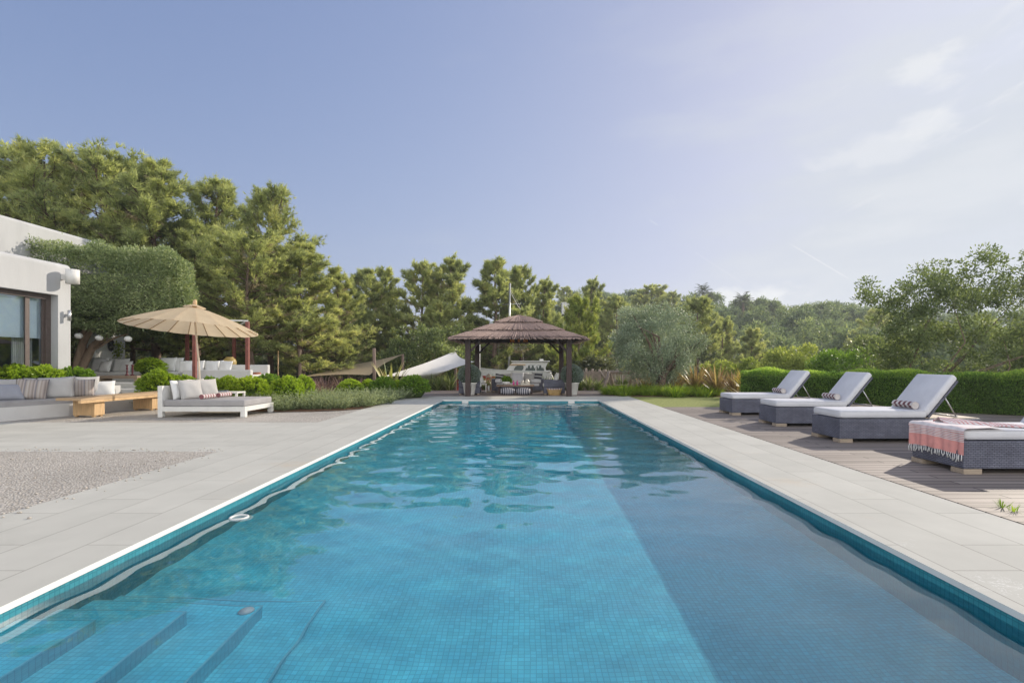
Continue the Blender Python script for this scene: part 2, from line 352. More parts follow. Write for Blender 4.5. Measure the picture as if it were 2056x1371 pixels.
for p, mi in faces: b.face(p); b.bm.faces.ensure_lookup_table(); b.bm.faces[-1].material_index = mi
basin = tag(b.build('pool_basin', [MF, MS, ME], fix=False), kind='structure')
for p in basin.data.polygons: pass
# steps in the near left corner
b = MB()
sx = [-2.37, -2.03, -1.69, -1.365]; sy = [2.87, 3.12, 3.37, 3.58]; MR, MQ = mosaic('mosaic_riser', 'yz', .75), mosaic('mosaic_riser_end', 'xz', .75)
for k in range(4):
    z0, z1 = fz, WZ - .10 - .25 * k
    zlow = WZ - .10 - .25 * (k + 1) if k < 3 else fz
    x_in = sx[k - 1] if k else wx0; y_in = sy[k - 1] if k else wy0
    X, Y = sx[k], sy[k]
    def q(p, mi): b.face(p); b.bm.faces.ensure_lookup_table(); b.bm.faces[-1].material_index = mi
    if k == 0: q([(wx0, wy0, z1), (X, wy0, z1), (X, Y, z1), (wx0, Y, z1)], 0)
    else:
        q([(x_in, wy0, z1), (X, wy0, z1), (X, y_in, z1), (x_in, y_in, z1)], 0)
        q([(wx0, y_in, z1), (X, y_in, z1), (X, Y, z1), (wx0, Y, z1)], 0)
    q([(X, wy0, zlow), (X, Y, zlow), (X, Y, z1), (X, wy0, z1)], 1)
    q([(X, Y, zlow), (wx0, Y, zlow), (wx0, Y, z1), (X, Y, z1)], 2)
trim = pbr('step_nosing', (.16, .50, .60), .4, .1, 30)
for k in range(4):
    z1 = WZ - .10 - .25 * k + .004
    for (xa, xb, ya, yb) in ((sx[k] - .009, sx[k] + .002, wy0, sy[k] + .003), (wx0 + .002, sx[k] - .0092, sy[k] - .008, sy[k] + .002)):
        n0 = len(b.bm.faces); b.box(xa, xb, ya, yb, z1 - .012, z1); b.bm.faces.ensure_lookup_table()
        for fi in range(n0, len(b.bm.faces)): b.bm.faces[fi].material_index = 3
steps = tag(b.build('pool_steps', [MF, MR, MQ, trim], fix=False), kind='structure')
# water surface with real ripples
nx, ny = 150, 520
xs = np.linspace(wx0, wx1, nx); ys = np.linspace(wy0, wy1, ny); X, Y = np.meshgrid(xs, ys)
Zw = np.zeros_like(X)
rw = np.random.default_rng(5)
for lam, amp, cnt in ((2.4, .0016, 5), (1.15, .0022, 7), (.55, .0019, 9), (.28, .0005, 9)):
    for _ in range(cnt):
        th = rw.uniform(0, 2 * math.pi); l = lam * rw.uniform(.75, 1.3); ph = rw.uniform(0, 6.3)
        env = .5 + .5 * np.clip((Y - 3.0) / 5.0, 0, 1)
        if lam < .6: env = .62 + .38 * np.clip((Y - 4.2) / 4.5, 0, 1)
        Zw += env * amp / math.sqrt(cnt) * 1.4 * np.sin(2 * math.pi / l * (X * math.cos(th) + Y * math.sin(th)) + ph)
V = np.stack([X, Y, Zw + WZ], -1).reshape(-1, 3)
i = np.arange(ny - 1)[:, None] * nx + np.arange(nx - 1)[None]; i = i.ravel()
m, nt = newmat('pool_water')
finish(nt, nd(nt, 'ShaderNodeBsdfGlass', {'Color': (.95, .99, 1.0, 1), 'Roughness': 0.0, 'IOR': 1.62}).outputs[0])
water = tag(np_mesh('pool_water', V, np.stack([i, i + 1, i + nx + 1, i + nx], 1), m, smooth=True), kind='structure')
water.cycles.is_caustics_caster = True
for o in (basin, steps): o.cycles.is_caustics_receiver = True

# coping, one ring of limestone slabs
stone_cols = ((.455, .445, .40), (.495, .484, .436))
M['stone'] = brick('limestone_slabs', 'yx', 1.23, .445, .0035, stone_cols, (.22, .20, .175), .85, var=.09, nscale=1.4, bump=.25, spec=.12, stains=((.50, .40, .28), .55, .45), offset=.37, splash=((2.80, 3.02, .26), (2.72, 3.7, .10)))
M['stone_x'] = brick('limestone_slabs_across', 'xy', 1.23, .445, .0035, stone_cols, (.22, .20, .175), .85, var=.08, nscale=1.4, bump=.25, spec=.12, offset=.37, stains=((.50, .41, .30), .5, .4))
LX, RX, FY = -4.45, 4.0, 19.8
def slab(b, x0, x1, y0, y1, z, t, mi=0, sides='', smi=1):
    b.face([(x0, y0, z), (x1, y0, z), (x1, y1, z), (x0, y1, z)]); b.bm.faces.ensure_lookup_table(); b.bm.faces[-1].material_index = mi
    for s in sides:
        p = dict(l=((x0, y0), (x0, y1)), r=((x1, y0), (x1, y1)), n=((x0, y0), (x1, y0)), f=((x0, y1), (x1, y1)))[s]
        b.face([(*p[0], z - t), (*p[1], z - t), (*p[1], z), (*p[0], z)]); b.bm.faces.ensure_lookup_table(); b.bm.faces[-1].material_index = smi
        if s in 'lrnf':   # underside lip towards the pool wall
            pass
b = MB()
NYB = -1.6
slab(b, LX, PX0, -4, PY1, 0, .038, 0, 'rl'); slab(b, PX1, RX, -4, PY1, 0, .038, 0, 'lr')
slab(b, LX, RX, PY1, FY, 0, .038, 2, 'nf'); slab(b, PX0, PX1, -4, PY0, 0, .038, 2, 'f')
for (x0, x1, y0, y1) in ((PX0 - .04, PX0, PY0, PY1), (PX1, PX1 + .04, PY0, PY1), (PX0, PX1, PY1, PY1 + .04)):
    b.face([(x0, y0, -.038), (x1, y0, -.038), (x1, y1, -.038), (x0, y1, -.038)])
tag(b.build('pool_coping', [M['stone'], M['stone_side'], M['stone_x']], fix=False), kind='structure')
# left terrace: slab band, pebble-washed gravel
m, nt = newmat('washed_pebbles')
tc = nd(nt, 'ShaderNodeTexCoord').outputs['Object']
vo = nd(nt, 'ShaderNodeTexVoronoi', {'Vector': tc, 'Scale': 46.0, 'Randomness': 1.0})
vo2 = nd(nt, 'ShaderNodeTexVoronoi', {'Vector': tc, 'Scale': 17.0, 'Randomness': 1.0})
peb = ramp(nt, nd(nt, 'ShaderNodeSeparateColor', {0: vo.outputs[1]}).outputs[0], [(0, (.36, .32, .27)), (.4, (.56, .52, .46)), (.8, (.62, .58, .52)), (1, (.72, .69, .64))])
gap = sstep(nt, vo.outputs[0], .28, .62)
c = mixc(nt, gap, peb, (.34, .305, .26))
n = nd(nt, 'ShaderNodeTexNoise', {'Vector': tc, 'Scale': .7, 'Detail': 6.0}).outputs[0]
c = mixc(nt, 1.0, c, ramp(nt, n, [(.3, .85), (.7, 1.12)]), 'MULTIPLY')
h = mth(nt, 'ADD', mth(nt, 'MULTIPLY', vo.outputs[0], -1.0), mth(nt, 'MULTIPLY', vo2.outputs[0], -.5))
bp = nd(nt, 'ShaderNodeBump', {'Height': h, 'Strength': .9, 'Distance': .015}).outputs[0]
finish(nt, nd(nt, 'ShaderNodeBsdfPrincipled', {'Base Color': c, 'Roughness': .75, 'Normal': bp}).outputs[0]); M['pebbles'] = m
b = MB(); slab(b, -40, LX, -4, 7.6, -.006, .03); slab(b, -40, LX, 11.2, 16.5, -.006, .03)
tag(b.build('gravel', [M['pebbles'], M['pebbles']], fix=False), kind='structure')
gq = np.random.default_rng(77); Vp, Fp, Tp, o_n = [], [], [], 0
ico = bmesh.new(); bmesh.ops.create_icosphere(ico, subdivisions=1, radius=1); iv = np.array([v.co[:] for v in ico.verts]); ifc = np.array([[v.index for v in f.verts] for f in ico.faces]); ico.free()
for _ in range(260):
    k = gq.integers(0, 3); t = abs(gq.normal()) * .16
    if k == 0: x, y = LX + t - .03, gq.uniform(2.0, 7.6)
    elif k == 1: x, y = gq.uniform(-9.5, LX), 7.6 + t * .7 - .02
    else: x, y = LX - gq.uniform(0, 1.0) ** 2 * 4, gq.uniform(2.6, 7.5)
    r = gq.uniform(.006, .016); z0 = 0 if (x > LX or y > 7.6) else -.006
    Vp.append(iv * r * np.array([1.2, 1, .7]) * gq.uniform(.8, 1.2, 3) + np.array([x, y, z0 + r * .5])); Fp.append(ifc + o_n); o_n += len(iv)
tag(np_mesh('loose_pebbles', np.concatenate(Vp), np.concatenate(Fp), pbr('loose_pebble_stone', (.45, .41, .36), .8, .35, 9), smooth=True), kind='stuff')
b = MB(); slab(b, -40, LX, 7.6, 11.2, 0, .03, 0, 'nf')
tag(b.build('terrace_paving', [M['stone_x'], M['stone_side']], fix=False), kind='structure')
# wooden decks
M['deck'] = brick('weathered_deck', 'xy', 3.1, .145, .009, ((.175, .145, .125), (.29, .245, .215)), (.03, .025, .022), .7, var=.28, nscale=3.2, bump=.5, streak=(.35, 9, 1), spec=.25)
M['deck_dark'] = brick('dark_deck', 'xy', 3.1, .145, .005, ((.17, .135, .125), (.22, .18, .165)), (.02, .017, .015), .6, var=.25, nscale=3.2, bump=.5, streak=(.35, 9, 1), spec=.3)
b = MB(); slab(b, RX + .012, 16, -4, 15.0, .004, .04, 0, 'lf', 0)
tag(b.build('sun_deck', [M['deck']], fix=False), kind='structure')
b = MB(); slab(b, -4.9, 4.1, FY + .01, 23.6, .012, .05, 0, 'n', 0)
tag(b.build('gazebo_deck', [M['deck_dark']], fix=False), kind='structure')
# terrain
def smooth(x, a, b): t = np.clip((x - a) / (b - a), 0, 1); return t * t * (3 - 2 * t)
def terrain(x, y):
    x = np.asarray(x, float); y = np.asarray(y, float)
    z = -.07 - .95 * smooth(y, 24.5, 31) - 0 * x
    az = np.arctan2(x, np.maximum(y, 1))
    ridge = np.interp(az, [-.8, -.3, 0, .1, .25, .45, .65, .9, 1.2], [4, 4, 10, 17.5, 16.5, 13, 8.5, 6, 4])
    z = z + ridge * smooth(np.hypot(x, y), 55, 165) - 3 * smooth(np.hypot(x, y), 190, 300)
    z = z - 1.2 * smooth(x, 9, 16) * smooth(y, 14, 19) * (1 - smooth(np.hypot(x, y), 60, 90))
    return z
gx = np.concatenate([[-700, -400, -250], np.linspace(-180, -20, 17), np.linspace(-16, PX0 - .3, 8), np.linspace(PX1 + .3, 16, 8), np.linspace(20, 220, 21), [300, 450, 700]])
gy = np.concatenate([[-200, -60, -20, -8, PY0 - .3], [PY1 + .3, 20, 22, 24], np.linspace(25, 60, 15), np.linspace(66, 230, 24), [280, 400, 700, 1200]])
GX, GY = np.meshgrid(gx, gy); GZ = terrain(GX, GY)
ii, jj = np.meshgrid(np.arange(len(gx) - 1), np.arange(len(gy) - 1)); keep = ~((gx[ii] == PX0 - .3) & (gy[jj] == PY0 - .3))
i = (jj * len(gx) + ii)[keep]
m_ground = pbr('dry_meadow_soil', (.13, .115, .055), .95, .35, .35, .5, 6, .1, col2=(.10, .12, .035))
tag(np_mesh('ground', np.stack([GX, GY, GZ], -1).reshape(-1, 3), np.stack([i, i + 1, i + len(gx) + 1, i + len(gx)], 1), m_ground, smooth=True), kind='structure')
# lawn, planting beds
m_lawn = pbr('lawn_turf', (.26, .30, .09), .9, .25, 14, .8, 260, .1, col2=(.34, .36, .13), stretch=(1, 1, 1))
b = MB(); slab(b, RX + .01, 16, 15.02, 20.4, -.004, .03); tag(b.build('lawn', [m_lawn, m_lawn], fix=False), kind='structure')
m_soil = pbr('bed_soil', (.17, .10, .06), .95, .35, 9, .8, 80, .1)
b = MB()
pts = [(-4.42, 19.9)] + [(-4.42, 15.2), (-4.5, 14.4), (-4.9, 13.9), (-5.6, 13.6), (-6.6, 13.5), (-8.4, 13.9), (-10, 14.7), (-11.4, 15.4), (-16, 15.6)] + [(-16, 19.9)]
b.face([(x, y, .012) for x, y in pts]); tag(b.build('planting_bed', m_soil), kind='structure')
b = MB(); b.face([(x, y, .004) for x, y in ((4.1, 19.4), (4.1, 23.9), (14, 23.9), (14, 17.6), (9, 18.2), (8, 19.4))]); tag(b.build('flower_bed', m_soil), kind='structure')
# raised terrace by the house with two long pebble steps
b = MB()
b.box(-24, -9.9, 16.9, 23.5, -.1, .50, .02); tag(b.build('raised_terrace', M['stone_x']), kind='structure')
b = MB()
b.box(-14.2, -10.9, 15.35, 16.0, -.05, .50, .05, 3); b.box(-14.2, -11.35, 16.0, 16.6, -.05, .66, .03, 3)
tag(b.build('terrace_steps', pbr('pebbled_concrete', (.56, .54, .50), .85, .2, 60, .6, 120)), kind='structure')

# ---------------------------------------------------------------- white house, window wall towards the pool
hx, hy1, hz = -13.0, 14.95, 4.08
house = empty('white_house', (hx, hy1, 0), 'low white rendered house with a big sliding window facing the pool', 'house')
def cut_box(x0, x1, y0, y1, z0, z1, bev, oy0, oy1, oz0, oz1, depth):
    bm = bmesh.new(); bmesh.ops.create_cube(bm, size=1)
    for v in bm.verts: v.co = Vector((x0 + (v.co.x + .5) * (x1 - x0), y0 + (v.co.y + .5) * (y1 - y0), z0 + (v.co.z + .5) * (z1 - z0)))
    E = [e for e in bm.edges if not all(abs(v.co.z - z0) < 1e-5 for v in e.verts)]
    bmesh.ops.bevel(bm, geom=E, offset=bev, segments=5, profile=.5, affect='EDGES')
    for co, no in (((0, oy0, 0), (0, 1, 0)), ((0, oy1, 0), (0, 1, 0)), ((0, 0, oz0), (0, 0, 1)), ((0, 0, oz1), (0, 0, 1))):
        fs = [f for f in bm.faces if all(abs(v.co.x - x1) < 1e-4 for v in f.verts)]
        g = list({*fs, *(e for f in fs for e in f.edges), *(v for f in fs for v in f.verts)})
        bmesh.ops.bisect_plane(bm, geom=g, plane_co=co, plane_no=no)
    dead = [f for f in bm.faces if all(abs(v.co.x - x1) < 1e-4 for v in f.verts) and oy0 < f.calc_center_median().y < oy1 and oz0 < f.calc_center_median().z < oz1]
    bmesh.ops.delete(bm, geom=dead, context='FACES')
    c = [(oy0, oz0), (oy1, oz0), (oy1, oz1), (oy0, oz1)]
    for k in range(4):
        a, d = c[k], c[(k + 1) % 4]
        bm.faces.new([bm.verts.new(p) for p in ((x1, *a), (x1, *d), (x1 - depth, *d), (x1 - depth, *a))])
    return bm
b = MB(); b.bm.free(); b.bm = cut_box(-24, hx, 2, hy1, -.1, hz, .13, 9.2, 14.47, .52, 3.17, .2)
M['house_render'] = pbr('house_render', (.44, .445, .45), .85, .09, 1.6, .35, 50, .15, stretch=(1, 1, .22), detail=9)
o = b.build('wall', M['house_render'], house, fix=False); o.location = (-hx, -hy1, 0)
for p in o.data.polygons: p.use_smooth = False
def hpart(b, name, mat, par=house): o = b.build(name, mat, par); o.location = (-hx, -hy1, 0) if par is house else (0, 0, 0); return o
b = MB(); xf = hx - .2
b.box(xf - .05, xf, 14.33, 14.47, .52, 3.17); b.box(xf - .05, xf, 9.2, 14.33, 3.04, 3.17); b.box(xf - .05, xf, 9.2, 14.33, .52, .60)
b.box(xf - .09, xf - .052, 13.78, 13.90, .60, 3.04); b.box(xf - .09, xf - .052, 14.26, 14.33, .60, 3.04)
win = hpart(b, 'window_frame', M['bronze'])
m, nt = newmat('window_glass')
gl = nd(nt, 'ShaderNodeBsdfGlossy', {'Color': (.86, .92, .97, 1), 'Roughness': .015}).outputs[0]
tr = nd(nt, 'ShaderNodeBsdfTransparent', {0: (.80, .86, .90, 1)}).outputs[0]
fr = nd(nt, 'ShaderNodeFresnel', {0: 1.9}).outputs[0]
finish(nt, nd(nt, 'ShaderNodeMixShader', {0: mth(nt, 'ADD', mth(nt, 'MULTIPLY', fr, .5), .16, True), 1: tr, 2: gl}).outputs[0]); M['glass'] = m
b = MB(); b.face([(xf - .07, 9.2, .58), (xf - .07, 14.3, .58), (xf - .07, 14.3, 3.06), (xf - .07, 9.2, 3.06)])
hpart(b, 'pane', M['glass'], win)
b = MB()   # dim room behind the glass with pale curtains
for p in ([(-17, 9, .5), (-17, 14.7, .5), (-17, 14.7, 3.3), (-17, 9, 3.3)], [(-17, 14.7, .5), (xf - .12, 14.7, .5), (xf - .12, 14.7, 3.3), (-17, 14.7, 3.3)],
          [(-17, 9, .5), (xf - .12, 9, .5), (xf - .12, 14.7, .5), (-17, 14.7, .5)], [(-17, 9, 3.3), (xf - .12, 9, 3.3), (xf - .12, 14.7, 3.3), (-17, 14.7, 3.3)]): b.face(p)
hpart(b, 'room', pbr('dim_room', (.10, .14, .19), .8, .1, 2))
b = MB(); b.grid(lambda u, v: (xf - .35 + .05 * math.sin(u * 60), 14.25 - .55 * (1 - u), .55 + 2.5 * v), 60, 1)
hpart(b, 'curtain', M['cloth_white'])
b = MB(); b.face([(xf - .13, 9.2, 1.95), (xf - .13, 14.3, 1.95), (xf - .13, 14.3, 3.1), (xf - .13, 9.2, 3.1)]); hpart(b, 'sky_reflection_sheet', pbr('reflected_sky_tone', (.60, .68, .76), .8, .04, 3))  # pale sheet standing in for the sky's reflection in the upper pane
lamp = lambda: None
b = MB()   # big half-cylinder loudspeaker-like wall lamp on a bracket
b.box(hx, hx + .16, 14.55, 14.63, 3.62, 3.78, .01)
b.lathe([(.0, 3.50), (.16, 3.50), (.16, 3.90), (.0, 3.90)], 20, hx + .30, 14.59, cap=False)
tag(hpart(b, 'wall_lamp', M['white_paint']), 'white half-round lamp high on the wall corner')
b = MB(); b.box(hx, hx + .09, 14.66, 14.72, 2.58, 2.66, .005); b.lathe([(0, 2.47), (.045, 2.47), (.045, 2.77), (0, 2.77)], 14, hx + .12, 14.69, cap=False)
tag(hpart(b, 'wall_spotlight', M['metal']), 'small metal up-and-down spotlight')
# upper volume behind the clipped tree
up = empty('white_building', (-16.5, 20, 0), 'taller white block with a sloping-looking parapet rising behind the clipped tree', 'house')
b = MB(); b.box(-34, -16.5, 9, 20.7, 3.0, 5.97, .12, 4); o = b.build('upper_wall', M['house_render'], up); o.location = (16.5, -20, 0)
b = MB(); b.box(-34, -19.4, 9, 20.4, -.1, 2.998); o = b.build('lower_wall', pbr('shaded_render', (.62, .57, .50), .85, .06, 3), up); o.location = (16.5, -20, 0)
wa, wb = Vector((XU(191, 20.0), 20.0, 0)), Vector((XU(252, 22.6), 22.6, 0)); wang = math.atan2(wb.y - wa.y, wb.x - wa.x); wl = (wb - wa).length
gw = MB(); gw.box(0, wl, 0, .3, .45, 3.3, .05, 3)
o = gw.build('garden_wall', pbr('bright_render', (.72, .715, .70), .8, .04, 3)); o.location = wa; o.rotation_euler = (0, 0, wang); tag(o, 'tall white rendered garden wall behind the pillows, with a round rosette', 'wall')
# iron rosette on that wall
b = MB(); c0 = (0, -.03, 0)
def ring(b, c, r, t, n=32, axis='y'):
    pts = [(c[0] + r * math.cos(2 * math.pi * k / n), c[1], c[2] + r * math.sin(2 * math.pi * k / n)) for k in range(n + 1)]
    b.tube(pts, t, 6, cap=False)
ring(b, c0, .19, .018); ring(b, c0, .11, .014); ring(b, c0, .035, .02)
for k in range(14):
    a = 2 * math.pi * k / 14; b.bar((c0[0] + .11 * math.cos(a), c0[1], c0[2] + .11 * math.sin(a)), (c0[0] + .19 * math.cos(a), c0[1], c0[2] + .19 * math.sin(a)), .022)
o = b.build('wall_rosette', pbr('dark_iron', (.07, .065, .06), .6, .2, 20)); kq = .46; q_ = wa.lerp(wb, kq); o.location = (q_.x, q_.y, ZV(692.5, q_.y)); o.rotation_euler = (0, 0, wang); o.scale = (1.25,) * 3
tag(o, 'round dark iron wheel-shaped rosette hung on the white garden wall', 'wall ornament')
# ================================================================ PLANTS
L_pine = leafmat('pine_needles', [(0, (.13, .16, .09)), (.4, (.30, .34, .16)), (.75, (.46, .49, .225)), (1, (.58, .57, .27))], .56)
L_pine_far = leafmat('far_pine_needles', [(0, (.085, .125, .08)), (.5, (.185, .24, .125)), (1, (.36, .40, .18))], .42)
L_brown = leafmat('dry_pine_twigs', [(0, (.26, .21, .15)), (1, (.55, .46, .32))], .3)
L_yellow = leafmat('yellow_pine_needles', [(0, (.12, .17, .055)), (.5, (.28, .34, .09)), (1, (.48, .48, .15))], .5)
L_olive = leafmat('olive_leaves', [(0, (.12, .165, .115)), (.55, (.28, .345, .25)), (1, (.60, .64, .48))], .35, .45, .4)
L_clip = leafmat('clipped_olive_leaves', [(0, (.12, .165, .08)), (.55, (.27, .33, .16)), (1, (.55, .58, .37))], .4, .5, .35)
L_shrub = leafmat('round_shrub_leaves', [(0, (.11, .20, .02)), (.5, (.31, .44, .035)), (1, (.52, .62, .08))], .4, .4, .4)
L_shrub_dark = leafmat('dark_shrub_leaves', [(0, (.06, .13, .02)), (.5, (.17, .30, .035)), (1, (.33, .46, .07))], .4, .4, .4)
L_hedge = leafmat('hedge_leaves', [(0, (.08, .15, .04)), (.5, (.19, .33, .06)), (1, (.42, .54, .10))], .5)
L_rose = leafmat('rosemary_leaves', [(0, (.09, .12, .065)), (.5, (.20, .25, .13)), (1, (.38, .42, .24))], .35)
L_broad = leafmat('broad_leaves', [(0, (.09, .12, .055)), (.5, (.20, .25, .10)), (1, (.42, .46, .20))], .45, .4, .4)
L_airy = leafmat('airy_dark_leaves', [(0, (.075, .105, .05)), (.5, (.145, .19, .08)), (1, (.31, .36, .14))], .45)
L_lime = leafmat('lime_leaves', [(0, (.14, .19, .045)), (.5, (.30, .36, .085)), (1, (.52, .54, .17))], .5)
L_silver = leafmat('silver_ball_leaves', [(0, (0.084, 0.120, 0.096)), (.5, (0.204, 0.258, 0.222)), (1, (0.432, 0.492, 0.444))], .2)
L_flaxb = leafmat('bronze_flax_blades', [(0, (.13, .075, .045)), (.5, (.27, .18, .09)), (1, (.48, .38, .17))], .4, .35, .5)
L_flaxy = leafmat('yellow_flax_blades', [(0, (0.143, 0.209, 0.044)), (.5, (0.363, 0.374, 0.110)), (1, (0.572, 0.495, 0.220))], .35, .35, .5)
L_agap = leafmat('strap_leaves', [(0, (0.084, 0.132, 0.036)), (.5, (0.192, 0.240, 0.072)), (1, (0.504, 0.504, 0.276))], .35, .35, .5)
L_grass = leafmat('lush_grass_blades', [(0, (.09, .18, .02)), (.5, (.24, .36, .035)), (1, (.46, .54, .08))], .5)
L_purple = leafmat('purple_grass_blades', [(0, (.09, .045, .05)), (.5, (.19, .115, .115)), (1, (.36, .26, .24))], .4)
L_palm = leafmat('palm_fronds', [(0, (0.048, 0.066, 0.036)), (1, (0.144, 0.156, 0.084))], .2)
L_dark = leafmat('dark_undergrowth_leaves', [(0, (.065, .075, .045)), (.5, (.15, .165, .085)), (1, (.29, .28, .15))], .4)

def unit(v): return v / np.maximum(np.linalg.norm(v, axis=-1, keepdims=True), 1e-9)
def rand_dirs(n, g=None): return unit((g or rng).normal(size=(n, 3)))
def leaf_quads(C, D, Lg, Wd, g=None):
    """diamond leaves: base C, direction D, length and width arrays"""
    g = g or rng; n = len(C)
    s = unit(np.cross(D, rand_dirs(n, g))); Lg = np.broadcast_to(Lg, n)[:, None]; Wd = np.broadcast_to(Wd, n)[:, None]
    nr = np.cross(s, D)
    mid = C + D * Lg * .45 + nr * Lg * .06
    V = np.stack([C, mid + s * Wd * .5, C + D * Lg, mid - s * Wd * .5], 1).reshape(-1, 3)
    return V, np.arange(4 * n).reshape(-1, 4)
def leaf_tris(C, D, Lg, Wd, g=None):
    g = g or rng; n = len(C)
    s = unit(np.cross(D, rand_dirs(n, g))); Lg = np.broadcast_to(Lg, n)[:, None]; Wd = np.broadcast_to(Wd, n)[:, None]
    V = np.stack([C - s * Wd * .5, C + s * Wd * .5, C + D * Lg], 1).reshape(-1, 3)
    return V, np.arange(3 * n).reshape(-1, 3)
def tufts(C, Dr, k, Lg, Wd, spread, g):
    C = np.repeat(C, k, 0); D = unit(np.repeat(Dr, k, 0) + spread * g.normal(size=(len(C), 3)))
    return leaf_tris(C, D, Lg * g.uniform(.7, 1.25, len(C)), Wd * g.uniform(.7, 1.3, len(C)), g)

def pine_geo(seed, Ht=10.0, Rm=3.0, first=.2, branches=46, twigs=13, tn=9, k=5, Ln=.26, Wn=.05, pointed=.5, brown=.25, upsw=.6, fork=0):
    """one pine: trunk, rising limbs, upswept twigs carrying brushes of needles"""
    g = np.random.default_rng(seed); b = MB()
    bend = g.uniform(-.05, .05, 2) * Ht
    tp = lambda t: np.array([bend[0] * math.sin(t * 2.6), bend[1] * math.sin(t * 2.1), t * Ht])
    b.tube([tp(t) for t in np.linspace(0, .97, 9)], [Ht * (.017 * (1 - t) + .0025) for t in np.linspace(0, 1, 9)], 8)
    T, Dn, ti, Tb, Db = [], [], [], [], []
    up = np.array([0, 0, 1.0])
    for i in range(branches):
        t = first + (1 - first) * ((i + .5) / branches) ** .92
        az = i * 2.39996 + g.uniform(-.7, .7); s = (t - first) / (1 - first)
        prof = (min(1, (s + .06) / .3) ** .6) * ((1 - s) ** (.40 + pointed * .5)) + .05
        L = Rm * prof * g.choice([.62, .85, 1.0, 1.22], p=[.22, .33, .3, .15])
        rise = .18 + .6 * s + g.uniform(-.15, .3)
        p0 = tp(t * .985); d = np.array([math.cos(az), math.sin(az), 0]); sd = np.array([-d[1], d[0], 0])
        cv = g.uniform(-.25, .25)
        f = lambda q: p0 + d * L * q + sd * cv * L * q * q + up * L * rise * q ** 1.5
        b.tube([f(0), f(.5), f(.95)], [Ht * .0048 * (1.2 - s), Ht * .003 * (1.2 - s), .012], 5, cap=False)
        bt = g.normal() * .13; m = max(3, int(twigs * (.35 + .75 * L / Rm)))
        for j in range(m):
            q = g.uniform(.28, 1.0) if j else 1.0
            c0 = f(q); sg = g.choice([-1, 1])
            td = unit(d * g.uniform(.25, .9) + sd * sg * g.uniform(0, .8) + up * g.uniform(.15, 1.25) * upsw + g.normal(size=3) * .18)
            tl = (.26 + .30 * L / Rm) * Rm * g.uniform(.55, 1.15) * .42
            droop = g.uniform(-.1, .25)
            if g.uniform() < brown * (1.5 - 1.3 * s) and q < .75:
                qq = g.uniform(.1, 1, tn); Tb.append(c0 + td * tl * qq[:, None] * np.array([1, 1, .6])); Db.append(np.tile(unit(td + g.normal(size=3) * .3 - up * .3), (tn, 1)))
                continue
            qq = np.linspace(.15, 1, tn) + g.uniform(-.05, .05, tn)
            pts = c0 + td * tl * qq[:, None] + up * droop * tl * (qq ** 2)[:, None] + g.normal(size=(tn, 3)) * .07 * Rm / 3
            T.append(pts); Dn.append(unit(td * .9 + up * .45 + g.normal(size=(tn, 3)) * .25))
            ti.append(.30 + .34 * qq + bt + .12 * (s - .5) + g.normal() * .07 + g.normal(size=tn) * .08)
            if j % 2 == 0: b.tube([f(max(0, q - .12)), c0 + td * tl * .5, c0 + td * tl * .9], [.016, .010, .005], 4, cap=False)
    T, Dn, ti = np.concatenate(T), np.concatenate(Dn), np.clip(np.concatenate(ti), 0, 1)
    V, Fc = tufts(T, Dn, k, Ln, Wn, .50, g)
    if Tb:
        Tb, Db = np.concatenate(Tb), np.concatenate(Db); Vb, Fb = tufts(Tb, Db, 4, Ln * .9, Wn * .5, .8, g); tb = g.uniform(0, 1, len(Fb))
    else: Vb, Fb, tb = np.zeros((0, 3)), np.zeros((0, 3), int), np.zeros(0)
    return b, (V, Fc, np.repeat(ti, k)), (Vb, Fb, tb)
pine_parts = {}
def pine_proto(key, **kw):
    lm = kw.pop('leaf', L_pine)
    b, cr, br = pine_geo(**kw)
    root = bpy.data.objects.new('pine_tree', None); link(root)
    b.build('trunk', M['bark'], root, fix=False)
    np_mesh('crown', cr[0], cr[1], lm, root, cr[2])
    if len(br[1]): np_mesh('dry_twigs', br[0], br[1], L_brown, root, br[2])
    pine_parts[key] = [root, False]
def pine(key, u, vtop, Y, label, wr=1.0, rz=None, group=None, base=None):
    root, used = pine_parts[key]
    x = XU(u, Y); z0 = float(terrain(x, Y)) - .1 if base is None else base; h = (ZV(vtop, Y) - z0) * (.925 if key.startswith('big') else .95)
    s = h / 10.0; rz = random.uniform(0, 6.28) if rz is None else rz
    o = root if not used else dup(root)
    pine_parts[key][1] = True
    o.location = (x, Y, z0); o.rotation_euler = (0, 0, rz); wr *= 1.16 if key.startswith('big') else 1.0; o.scale = (s * wr, s * wr, s)
    tag(o, label, 'pine tree', group); return o
for k, a in enumerate((dict(seed=1, Rm=3.0, first=.22, pointed=.3), dict(seed=2, Rm=2.7, first=.16, pointed=.6), dict(seed=3, Rm=3.2, first=.26, pointed=.25, brown=.5), dict(seed=4, Rm=2.5, first=.12, pointed=.7, brown=.35))):
    pine_proto('big%d' % k, branches=66, twigs=20, tn=10, Ln=.25, Wn=.034, k=7, **a)
for k, a in enumerate((dict(seed=11, Rm=2.7, pointed=.5), dict(seed=12, Rm=2.4, pointed=.65), dict(seed=13, Rm=2.9, pointed=.35))):
    pine_proto('mid%d' % k, branches=52, twigs=16, tn=9, Ln=.34, Wn=.062, k=6, first=.14, brown=.22, upsw=.9, **a)
pine_proto('yel', leaf=L_yellow, seed=21, Rm=3.6, first=.06, branches=60, twigs=16, tn=10, Ln=.42, Wn=.07, pointed=.25, brown=0, upsw=1.1)
GL, GM = 'tall pines behind the white house', 'row of pines behind the gazebo'
pine('big0', 78, 262, 26, 'tallest pine, at the far left above the white parapet', 1.0, .4, GL)
pine('big2', 205, 296, 27, 'broad pine rising straight above the clipped flat-topped tree', 1.0, 2.0, GL)
